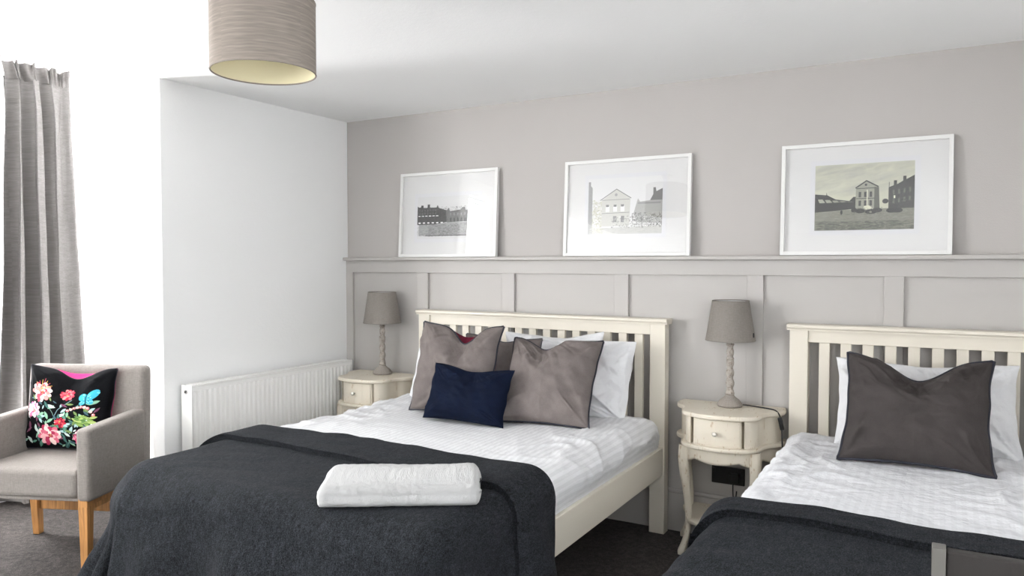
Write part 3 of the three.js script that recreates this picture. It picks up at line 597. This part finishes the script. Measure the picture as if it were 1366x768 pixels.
// ------------------------------------------------------------------ bedside tables
function bedsideOutline(k = 0) {   // half-oval top with serpentine front; k insets it
  const half = [[0.252, 0], [0.262, 0.05], [0.258, 0.10], [0.238, 0.145], [0.205, 0.180], [0.188, 0.225], [0.182, 0.275], [0.160, 0.318], [0.118, 0.345], [0.06, 0.362], [0, 0.368]];
  const c = new THREE.CatmullRomCurve3(half.map(([x, z]) => new THREE.Vector3(x, 0, z)));
  const pts = c.getPoints(46).map((p) => [p.x, p.z]);
  const f = (p) => [p[0] * (1 - k / 0.26), Math.max(0, p[1] * (1 - k / 0.36))];
  const right = pts.map(f);
  return [...right, ...right.slice(0, -1).reverse().map(([x, z]) => [-x, z])];
}
function makeBedside() {
  const t = new THREE.Group(), D = M.distressed, top = 0.705;
  mesh('table_top', slab(bedsideOutline(0), top - 0.022, 0.022, 0.007), D, t);
  // carcass with two open slots either side of the drawer
  const o = bedsideOutline(0.022), sx = 0.118, sw = 0.013;
  const slot = [];
  for (let i = 0; i < o.length; i++) {
    const [x, z] = o[i];
    if (z > 0.2 && Math.abs(Math.abs(x) - sx) < sw) { const a = Math.sign(x) || 1; if (!slot.some((q) => q.a === a)) slot.push({ a, i }); }
  }
  const body = [];
  for (const [x, z] of o) { const inSlot = z > 0.2 && Math.abs(Math.abs(x) - sx) < sw / 2; if (!inSlot) body.push([x, z]); else { const a = Math.sign(x), zt = z; const last = body[body.length - 1]; if (!last || !last.slot || last.slot !== a) { const d = x > 0 ? 1 : -1; const p1 = [a * sx + d * sw / 2, zt], p2 = [a * sx + d * sw / 2, zt - 0.05], p3 = [a * sx - d * sw / 2, zt - 0.05], p4 = [a * sx - d * sw / 2, zt]; const seq = a > 0 ? [p1, p2, p3, p4] : [p4, p3, p2, p1]; for (const q of seq) { q.slot = a; body.push(q); } } } }
  mesh('carcass', slab(body.map(([x, z]) => [x, z]), 0.552, 0.132, 0.0), D, t);
  // bowed drawer front, a little proud of the carcass
  const fr = o.filter(([x, z]) => z > 0.2 && Math.abs(x) < sx - sw / 2 - 0.002);
  const df = [...fr.map(([x, z]) => [x, z + 0.004]), ...fr.slice().reverse().map(([x, z]) => [x, z - 0.012])];
  const dr = mesh('drawer', slab(df, 0.56, 0.118, 0.002), D, t);
  const kn = lathe([[0, 0.02], [0.008, 0.019], [0.0115, 0.013], [0.0105, 0.009], [0.005, 0.006], [0.0045, 0], [0.008, -0.002], [0, -0.002]], 18); kn.rotateX(Math.PI / 2); kn.translate(0, 0.618, 0.356);
  mesh('knob', kn, M.crystal, dr);
  mesh('moulding', slab(bedsideOutline(-0.002), 0.534, 0.02, 0.007), D, t);
  // scalloped apron following the front
  const ao = bedsideOutline(0.024), front = ao.filter(([x, z]) => z > 0.02);
  const drop = (s) => 0.060 + 0.020 * Math.abs(Math.cos(s * Math.PI * 5)) - 0.012 * Math.exp(-s * s * 60);
  mesh('apron', shell(120, 6, (u, v) => {
    const q = u * (front.length - 1), i = Math.min(front.length - 2, Math.floor(q)), f = q - i, x = lerp(front[i][0], front[i + 1][0], f), z = lerp(front[i][1], front[i + 1][1], f);
    return [x, 0.536 - v * drop(u - 0.5), z, u, v * 0.07];
  }, 0.014, false), D, t);
  // cabriole legs
  const leg = (x, z, ox, oz) => {
    const P = [[0.536, 0.010, 0.026], [0.48, 0.014, 0.0265], [0.42, 0.012, 0.0235], [0.34, 0.002, 0.0195], [0.24, -0.010, 0.0165], [0.15, -0.012, 0.0150], [0.085, -0.002, 0.0150], [0.045, 0.012, 0.0165], [0.02, 0.022, 0.0185], [0.0, 0.026, 0.0150]];
    const c = new THREE.CatmullRomCurve3(P.map(([y, o2, r]) => new THREE.Vector3(o2, y, r)));
    return grid(20, 48, (u, v) => {
      const q = c.getPoint(v), th = u * 2 * Math.PI, cc = Math.cos(th), ss = Math.sin(th), k = q.z / Math.pow(Math.pow(Math.abs(cc), 3.4) + Math.pow(Math.abs(ss), 3.4), 1 / 3.4);
      return [x + q.x * ox + k * cc, Math.max(0, q.y), z + q.x * oz + k * ss, u * 0.12, q.y];
    });
  };
  for (const s of [-1, 1]) { mesh('leg', leg(s * 0.158, 0.268, s * 0.7, 0.75), D, t); mesh('leg', leg(s * 0.215, 0.04, s * 0.9, 0.1), D, t); }
  mesh('shelf', slab(bedsideOutline(0.03), 0.158, 0.016, 0.005), D, t);
  return t;
}
const bt = makeBedside();
bt.name = numbered('bedside_table'); bt.position.set(2.568, 0, 0.03); bt.userData = { label: 'cream distressed half oval bedside table standing between the two beds', category: 'bedside table', group: 'cream bedside tables' };
scene.add(bt);
{
  const c = bt.clone(); c.name = numbered('bedside_table'); c.position.set(0.383, 0, 0.03); c.userData = { label: 'cream distressed half oval bedside table between radiator and wide bed', category: 'bedside table', group: 'cream bedside tables' };
  scene.add(c);
}

// ------------------------------------------------------------------ table lamps
function makeLamp() {
  const t = new THREE.Group();
  mesh('base', lathe([[0, 0], [0.058, 0], [0.061, 0.006], [0.060, 0.014], [0.054, 0.020], [0.052, 0.026], [0.044, 0.034], [0.030, 0.044], [0.022, 0.052], [0.019, 0.060], [0, 0.060]], 40), M.chalk, t);
  mesh('turned_stem', grid(36, 120, (u, v) => {
    const y = 0.055 + v * 0.275, th = u * 2 * Math.PI;
    const ring = 0.004 * Math.exp(-Math.pow((v - 0.03) / 0.02, 2)) + 0.005 * Math.exp(-Math.pow((v - 0.66) / 0.02, 2)) + 0.005 * Math.exp(-Math.pow((v - 0.90) / 0.025, 2)) ;
    const r = lerp(0.0185, 0.0145, v) * (1 + 0.17 * Math.sin(2 * th + v * 34) * smooth(0.02, 0.1, v) * smooth(1, 0.92, v)) + ring;
    return [r * Math.cos(th), y, -r * Math.sin(th), u * 0.1, y];
  }), M.chalk, t);
  mesh('lamp_holder', lathe([[0, 0.325], [0.013, 0.325], [0.015, 0.335], [0.015, 0.375], [0.011, 0.38], [0, 0.38]], 20), M.cord, t);
  const y0 = 0.325, y1 = 0.52, r0 = 0.119, r1 = 0.088;
  const sh = mesh('lamp_shade', grid(64, 2, (u, v) => { const th = u * 2 * Math.PI, r = lerp(r0, r1, v); return [r * Math.cos(th), lerp(y0, y1, v), -r * Math.sin(th), u * 0.66, v * 0.2]; }), M.shade, t);
  mesh('shade_lining', grid(64, 2, (u, v) => { const th = u * 2 * Math.PI, r = lerp(r0, r1, v) - 0.0022; return [r * Math.cos(th), lerp(y0, y1, v), -r * Math.sin(th), u * 0.66, v * 0.2]; }, true), M.cotton, sh);
  const ring = (r, y) => { const g = new THREE.TorusGeometry(r, 0.0024, 8, 64); g.rotateX(Math.PI / 2); g.translate(0, y, 0); return g; };
  mesh('shade_trim', merge([ring(r0 - 0.001, y0 + 0.001), ring(r1 - 0.001, y1 - 0.001)]), M.shade, sh);
  mesh('shade_carrier', merge([ring(0.02, 0.385), ...[0, 1, 2].map((k) => { const a = k * 2.094 + 0.4; return tube([[0.02 * Math.cos(a), 0.385, 0.02 * Math.sin(a)], [0.06 * Math.cos(a), 0.37, 0.06 * Math.sin(a)], [(r0 - 0.012) * Math.cos(a), 0.36, (r0 - 0.012) * Math.sin(a)]], 0.0015, 10, 6); })]), M.cord, sh);
  const bulb = lathe([[0, 0.375], [0.012, 0.375], [0.014, 0.395], [0.026, 0.425], [0.029, 0.445], [0.02, 0.468], [0, 0.475]], 24);
  mesh('bulb', bulb, M.bulb, t);
  return t;
}
const lampA = makeLamp(); lampA.name = numbered('table_lamp'); lampA.position.set(2.572, 0.705, 0.125);
lampA.userData = { label: 'grey table lamp with carved stem on the bedside table between the beds', category: 'lamp', group: 'grey table lamps' };
scene.add(lampA);
const lampB = lampA.clone(); lampB.name = numbered('table_lamp'); lampB.position.set(0.392, 0.705, 0.125); lampB.rotation.y = 0.7;
lampB.userData = { label: 'grey table lamp with carved stem on the bedside table beside the radiator', category: 'lamp', group: 'grey table lamps' };
scene.add(lampB);
// black flex with an in-line switch, from the lamp between the beds over the table edge
{
  mesh('flex', tube([[0.055, 0.008, -0.02], [0.09, 0.005, -0.035], [0.14, 0.0045, -0.02], [0.185, 0.005, 0.0], [0.222, 0.004, 0.028], [0.244, -0.012, 0.052], [0.252, -0.04, 0.065], [0.258, -0.075, 0.072], [0.262, -0.13, 0.078], [0.263, -0.22, 0.08], [0.262, -0.36, 0.07], [0.24, -0.5, 0.03], [0.2, -0.6, -0.03], [0.1, -0.64, -0.055], [0.03, -0.62, -0.06], [0.02, -0.5, -0.062], [0.02, -0.44, -0.075]], 0.0032, 160, 8), M.black, lampA).userData.label = 'black flex';
  const g = bx(-0.0095, 0.0095, -0.03, 0.03, -0.008, 0.008, 0.004); g.rotateZ(0.22); g.translate(0.254, -0.048, 0.067);
  const sw = mesh('inline_switch', g, M.black, lampA); sw.userData.label = 'black in-line switch';
  mesh('shade_tag', bx(0.112, 0.118, 0.345, 0.367, 0.018, 0.024, 0.001), M.black, lampA).userData.label = 'tiny black tag on the shade';
}
{
  const t = thing('wall_socket', 'black double wall socket with a plug, under the bedside table between the beds', 'socket', [2.54, 0.327, 0.004]);
  mesh('face_plate', bx(-0.083, 0.083, -0.044, 0.044, 0, 0.011, 0.004), M.black, t);
  mesh('plug', bx(0.01, 0.062, -0.03, 0.02, 0.011, 0.042, 0.006), M.black, t);
  for (const x of [-0.07, 0.07]) mesh('rocker_switch', bx(x - 0.006, x + 0.006, 0.012, 0.034, 0.011, 0.015, 0.001), M.black, t);
  mesh('cable', tube([[0.03, -0.03, 0.028], [0.03, -0.06, 0.03], [0.032, -0.12, 0.03], [0.028, -0.2, 0.034], [0.03, -0.3, 0.04], [0.06, -0.32, 0.05]], 0.003, 40, 8), M.black, t);
  mesh('cable_tag', bx(0.022, 0.04, -0.125, -0.098, 0.024, 0.036, 0.003), M.cord, t).userData.label = 'white tag on the cable';
}

// ------------------------------------------------------------------ pendant lamp
{
  const R = 0.166, y0 = 2.03 - H, y1 = y0 + 0.232, t = thing('pendant_lamp', 'drum pendant lamp in taupe banded linen hanging from the ceiling', 'lamp', [1.528, H, 2.098]);
  const sh = mesh('lamp_shade', grid(96, 2, (u, v) => { const th = u * 2 * Math.PI; return [R * Math.cos(th), lerp(y0, y1, v), -R * Math.sin(th), u * 0.96, v * 0.24]; }), M.pendant, t);
  mesh('shade_lining', grid(96, 2, (u, v) => { const th = u * 2 * Math.PI, r = R - 0.0025; return [r * Math.cos(th), lerp(y0, y1, v), -r * Math.sin(th)]; }, true), M.lining, sh);
  const ring = (y) => { const g = new THREE.TorusGeometry(R - 0.0012, 0.0026, 8, 96); g.rotateX(Math.PI / 2); g.translate(0, y, 0); return g; };
  mesh('shade_rim', merge([ring(y0), ring(y1)]), M.pendant, sh);
  for (const k of [0, 1, 2]) { const a = k * 2.094 + 0.9; mesh('carrier_arm', tube([[0.02 * Math.cos(a), y1 - 0.03, 0.02 * Math.sin(a)], [0.1 * Math.cos(a), y1 - 0.025, 0.1 * Math.sin(a)], [(R - 0.003) * Math.cos(a), y1 - 0.003, (R - 0.003) * Math.sin(a)]], 0.002, 12, 6), M.cord, sh); }
  mesh('lamp_holder', lathe([[0, y1 - 0.02], [0.018, y1 - 0.02], [0.02, y1 - 0.03], [0.02, y1 - 0.075], [0.014, y1 - 0.08], [0, y1 - 0.08]], 24), M.cord, t);
  mesh('bulb', lathe([[0, y1 - 0.15], [0.018, y1 - 0.145], [0.03, y1 - 0.125], [0.028, y1 - 0.11], [0.014, y1 - 0.08], [0, y1 - 0.08]].reverse(), 24), M.bulb, t);
  mesh('cord', tube([[0, y1 - 0.02, 0], [0, -0.04, 0], [0, 0, 0]], 0.0035, 8, 8), M.cord, t);
  mesh('ceiling_rose', lathe([[0, 0], [0.045, 0], [0.044, -0.012], [0.03, -0.02], [0.008, -0.024], [0, -0.024]].reverse(), 32), M.cord, t);
}

// ------------------------------------------------------------------ curtain in the bay
{
  const t = thing('curtain', 'grey silky curtain gathered beside the bright bay window', 'curtain', [-1.185, 0, 1.36]);
  const yt = 2.565, yb = 0.02;
  const fold = (s, v) => {   // s along the cloth 0..1 (0 by the return wall), v 0 at the floor .. 1 at the heading
    const flat = smooth(0.30, 0.22, s), gather = smooth(0.2, 0.34, s);
    const ph = s * 25 + 0.7 * Math.sin(v * 2.2 + s * 5) + 0.4 * nz(s * 6, v * 3, 1);
    const amp = gather * (0.066 + 0.045 * nz(s * 4, v * 1.5, 2)) * lerp(1.2, 0.85, v);
    let x = amp * (1 - 2.2 * Math.pow(0.5 - 0.5 * Math.sin(ph), 3)) + 0.008 * nz(s * 14, v * 6, 5);
    let z = amp * 0.45 * Math.cos(ph);
    x += flat * (0.07 * (1 - smooth(0.0, 1, v)) * (1 - s * 3.2) + 0.012 * Math.sin(s * 30 + v));
    return [x, z];
  };
  mesh('gathered_cloth', shell(200, 130, (u, v) => {
    const y = lerp(yb, yt - 0.09, v), [x, z] = fold(u, v);
    const tight = Math.exp(-Math.pow((1 - v) / 0.05, 2));
    const z0 = lerp(-0.185, -0.225 + 0.03 * 1, v), z1 = lerp(0.205, 0.16, v) ;
    return [x * (1 - 0.35 * tight), y, Math.max(-0.25, lerp(-0.195 - 0.05 * (1 - v), z1 + 0.01, u) + z), u * 1.3, y];
  }, 0.003, true), M.curtain, t);
  mesh('pencil_pleat_heading', shell(220, 14, (u, v) => {
    const y = lerp(yt - 0.095, yt, v) + 0.006 * nz(u * 20, 1), [x, z] = fold(u, 1);
    const fine = 0.015 * Math.sin(u * 96 + nz(u * 9, 2) * 3) * (0.3 + v) * smooth(0.02, 0.2, u) + 0.045 * v * v * Math.sin(u * 27 + 1);
    return [x * lerp(0.65, 0.9, v) + fine, y, Math.max(-0.25, lerp(-0.195, 0.17 + 0.03 * v, u) + z * 0.6 + fine * 0.5), u * 1.3, y];
  }, 0.003, true), M.curtain, t);
  const rail = single('curtain_rail', bx(WX + 0.03, WX + 0.05, 2.49, 2.51, ZBAY + 0.01, 5.35, 0.004), M.upvc, 'slim white curtain rail along the bay windows', 'curtain rail');
  for (const z of [1.14, 2.5, 3.56, 5.3]) mesh('rail_bracket', bx(WX, WX + 0.035, 2.493, 2.507, z - 0.012, z + 0.012, 0.002), M.upvc, rail);
}

// ------------------------------------------------------------------ armchair with flowered cushion
const CH = { x: -0.252, z: 1.79, yaw: 0.40 };
{
  const t = thing('armchair', 'beige linen armchair with square oak legs in the window bay', 'armchair', [CH.x, 0, CH.z], CH.yaw), U = M.upholstery, hw = 0.33;
  const soft = (g, amp, seed) => { const p = g.attributes.position, n = g.attributes.normal; for (let i = 0; i < p.count; i++) { const d = amp * nz(p.getX(i) * 6 + seed, p.getY(i) * 6, p.getZ(i) * 6); p.setXYZ(i, p.getX(i) + n.getX(i) * d, p.getY(i) + n.getY(i) * d, p.getZ(i) + n.getZ(i) * d); } return g; };
  mesh('seat', soft(bx(-hw + 0.066, hw - 0.066, 0.335, 0.468, -0.2, 0.225, 0.028, 5), 0.004, 1), U, t);
  mesh('seat_base', bx(-hw + 0.07, hw - 0.07, 0.32, 0.36, -0.2, 0.205, 0.005), U, t);
  // sloping arms, a little higher at the back
  for (const s of [-1, 1]) {
    const g = bx(-0.036, 0.036, 0.325, 0.645, -0.2, 0.23, 0.022, 5), p = g.attributes.position;
    for (let i = 0; i < p.count; i++) { const y = p.getY(i), z = p.getZ(i), k = smooth(0.33, 0.64, y); p.setY(i, y + k * (0.03 - 0.10 * (z + 0.2) * 0.4)); }
    g.translate(s * (hw - 0.036), 0, 0); g.computeVertexNormals();
    mesh('arm', g, U, t);
  }
  const back = new THREE.Group();
  const g = bx(-hw + 0.002, hw - 0.002, 0.325, 0.885, -0.045, 0.045, 0.03, 6), p = g.attributes.position;
  for (let i = 0; i < p.count; i++) { const y = p.getY(i), k = (y - 0.325) / 0.56; p.setZ(i, p.getZ(i) * lerp(1, 0.8, k) - 0.205 - 0.04 * k * k + 0.05 * 0); p.setX(i, p.getX(i) * lerp(1, 0.975, k)); }
  g.computeVertexNormals();
  mesh('backrest', g, U, t);
  const leg = (x, z, dx, dz) => { const q = bx(-0.024, 0.024, 0, 0.335, -0.024, 0.024, 0.004), P2 = q.attributes.position; for (let i = 0; i < P2.count; i++) { const k = 1 - P2.getY(i) / 0.335; P2.setXYZ(i, x + P2.getX(i) * lerp(1, 0.72, k) + dx * k, P2.getY(i), z + P2.getZ(i) * lerp(1, 0.72, k) + dz * k); } q.computeVertexNormals(); return q; };
  for (const s of [-1, 1]) { mesh('leg', leg(s * (hw - 0.045), 0.197, s * 0.005, 0.008), M.oak, t); mesh('leg', leg(s * (hw - 0.045), -0.19, s * 0.01, -0.03), M.oak, t); }
  for (const s of [-1, 1]) mesh('side_rail', bx(s * (hw - 0.045) - 0.014, s * (hw - 0.045) + 0.014, 0.275, 0.325, -0.17, 0.18, 0.003), M.oak, t);
  mesh('back_stretcher', bx(-hw + 0.06, hw - 0.06, 0.135, 0.185, -0.225, -0.203, 0.003), M.oak, t);
}
const floral = canvasTex(1024, 1024, (x, w, h) => {   // embroidered flowers and a butterfly on black
  x.fillStyle = '#08090d'; x.fillRect(0, 0, w, h);
  const r = rng(42);
  const leaf = (a, b, L, th, c) => { x.save(); x.translate(a * w, b * h); x.rotate(th); x.fillStyle = c; x.beginPath(); x.moveTo(0, 0); x.quadraticCurveTo(L * w * 0.5, -L * w * 0.38, L * w, 0); x.quadraticCurveTo(L * w * 0.5, L * w * 0.38, 0, 0); x.fill(); x.strokeStyle = 'rgba(220,235,225,.45)'; x.lineWidth = 3; x.beginPath(); x.moveTo(0, 0); x.lineTo(L * w, 0); x.stroke(); x.restore(); };
  const stem = (pts, c, lw = 8) => { x.strokeStyle = c; x.lineWidth = lw; x.lineCap = 'round'; x.beginPath(); pts.forEach(([a, b], i) => (i ? x.lineTo(a * w, b * h) : x.moveTo(a * w, b * h))); x.stroke(); };
  stem([[0.42, 0.62], [0.45, 0.5], [0.55, 0.38], [0.6, 0.32]], '#7d9aa0'); stem([[0.3, 0.42], [0.4, 0.55], [0.44, 0.64]], '#6d8a80'); stem([[0.18, 0.6], [0.32, 0.68], [0.42, 0.75]], '#55736c'); stem([[0.5, 0.75], [0.66, 0.68], [0.85, 0.66]], '#4f6c5c');
  for (let i = 0; i < 120; i++) leaf(0.05 + 0.85 * r(), 0.38 + 0.58 * r(), 0.05 + 0.07 * r(), r() * 6.3, ['#35605c', '#4f8270', '#86b497', '#a5c3c6', '#33505c', '#6b8348', '#c8d8d2', '#6a3550'][Math.floor(r() * 8)]);
  const bloom = (a, b, R, cols, n = 11) => {
    for (let ring = 0; ring < 4; ring++) for (let i = 0; i < n - ring * 2; i++) { const th = i / (n - ring * 2) * 6.283 + ring * 0.5 + 0.4 * r(), d = R * (1 - ring * 0.25) * 0.62; x.fillStyle = cols[(ring + i) % cols.length]; x.beginPath(); x.ellipse(a * w + d * w * Math.cos(th), b * h + d * h * Math.sin(th), R * w * 0.34 * (1 - ring * 0.14), R * w * 0.22 * (1 - ring * 0.12), th, 0, 7); x.fill(); }
    for (let i = 0; i < 12; i++) { const th = r() * 6.28, d = R * 0.28 * r(); x.fillStyle = ['#8c1f37', '#e8b95a', '#c23a56'][i % 3]; x.beginPath(); x.arc((a + d * Math.cos(th)) * w, (b + d * Math.sin(th)) * h, 6, 0, 7); x.fill(); }
  };
  bloom(0.22, 0.30, 0.135, ['#f3c9c4', '#e88f8c', '#fbe4da', '#d94f62']);
  bloom(0.52, 0.245, 0.095, ['#c93a4e', '#e0646e', '#a82540', '#ef8f8d']);
  bloom(0.13, 0.53, 0.105, ['#f0d0d2', '#dba0b4', '#f8ebe6', '#c86b92']);
  bloom(0.36, 0.83, 0.145, ['#f0b9bd', '#dd6f86', '#fae0da', '#b83a5c']);
  bloom(0.72, 0.86, 0.10, ['#c84a72', '#e88aa2', '#93234f', '#f3c6c9']);
  bloom(0.5, 0.67, 0.07, ['#b72c3f', '#dc5560', '#8d1c35'], 8);
  bloom(0.88, 0.8, 0.06, ['#a93358', '#d87a92'], 7);
  for (let i = 0; i < 9; i++) { const a = 0.58 + i * 0.035, b = 0.50 - 0.05 * Math.sin(i * 0.45) + (i > 6 ? 0.02 * (i - 6) : 0); x.fillStyle = i % 2 ? '#f2c0b8' : '#e77d84'; x.beginPath(); x.arc(a * w, b * h, 20, 0, 7); x.fill(); x.fillStyle = '#fff0e4'; x.beginPath(); x.arc(a * w - 5, b * h - 5, 8, 0, 7); x.fill(); }
  for (let i = 0; i < 26; i++) leaf(0.62 + 0.2 * r(), 0.58 + 0.1 * r(), 0.06 + 0.04 * r(), -0.3 + 0.8 * r(), ['#7d9c4e', '#a4b968', '#557a3c'][i % 3]);
  for (const [dx, th, L, wd] of [[-1, -2.2, 0.115, 0.06], [1, -0.75, 0.15, 0.075], [-1, 2.5, 0.075, 0.045], [1, 0.55, 0.085, 0.05]]) { x.save(); x.translate(0.765 * w, 0.365 * h); x.rotate(th); x.fillStyle = '#3fa6bd'; x.beginPath(); x.ellipse(L * w * 0.55, 0, L * w * 0.55, wd * w * 0.7, 0, 0, 7); x.fill(); x.fillStyle = '#8fdbe4'; for (let i = 0; i < 9; i++) { x.beginPath(); x.ellipse(L * w * (0.2 + 0.8 * r()), wd * w * (r() - 0.5) * 0.9, 9, 5, 0, 0, 7); x.fill(); } x.strokeStyle = '#125468'; x.lineWidth = 5; x.stroke(); x.restore(); }
  stem([[0.765, 0.30], [0.765, 0.43]], '#0f3c4c', 12);
  for (let i = 0; i < 7; i++) { x.strokeStyle = i % 2 ? '#d94f62' : '#e8b95a'; x.lineWidth = 5; x.beginPath(); x.moveTo(0.22 * w, 0.27 * h); x.lineTo((0.14 + i * 0.03) * w, (0.13 + 0.02 * Math.abs(i - 3)) * h); x.stroke(); }
  x.globalAlpha = 0.2; for (let i = 0; i < 4000; i++) { x.fillStyle = r() > 0.5 ? '#000' : '#fff'; x.fillRect(r() * w, r() * h, 3, 1); } x.globalAlpha = 1;
});
floral.flipY = true;
M.floral = Ph({ map: floral, roughness: 0.95, specularIntensity: 0.3 });
cushion('cushion', 'black cushion embroidered with pink flowers and a blue butterfly, on the armchair', 'cushion', 'armchair cushion', { w: 0.46, h: 0.42, t: 0.14, pinch: 0.05, chop: 0.13, u0: 0.1, cw: 0.45, wr: 0.009, seed: 2.7, backPuff: 1.15, pr: 0.002 }, [-0.345, 0.468, 1.70], 0.44, 0.14, -0.03, M.floral, M.pinkVelvet, M.piping, true);

// ------------------------------------------------------------------ chair back in the foreground
{
  const t = thing('desk_chair', 'taupe framed chair with dark upholstered back at the foot of the narrow bed', 'chair', [3.675, 0, 2.56]), hw = 0.22;
  const zb = -0.215, top = 0.912;
  const B = (n, g, m) => mesh(n, g, m, t);
  for (const s of [-1, 1]) { B('back_post', bx(Math.min(s * hw, s * (hw - 0.022)), Math.max(s * hw, s * (hw - 0.022)), 0, top, zb - 0.016, zb + 0.016, 0.002), M.taupe); B('front_leg', bx(Math.min(s * hw, s * (hw - 0.035)), Math.max(s * hw, s * (hw - 0.035)), 0, 0.42, 0.17, 0.205, 0.003), M.taupe); }
  B('back_pad', bx(-hw + 0.022, hw - 0.022, 0.5, top - 0.003, zb - 0.012, zb + 0.012, 0.005), M.darkFabric);
  B('seat_frame', bx(-hw + 0.001, hw - 0.001, 0.38, 0.43, zb + 0.016, 0.2, 0.003), M.taupe);
  B('seat_pad', bx(-hw + 0.004, hw - 0.004, 0.43, 0.475, zb + 0.018, 0.212, 0.018, 4), M.darkFabric);
}

renderer.render(scene, camera);
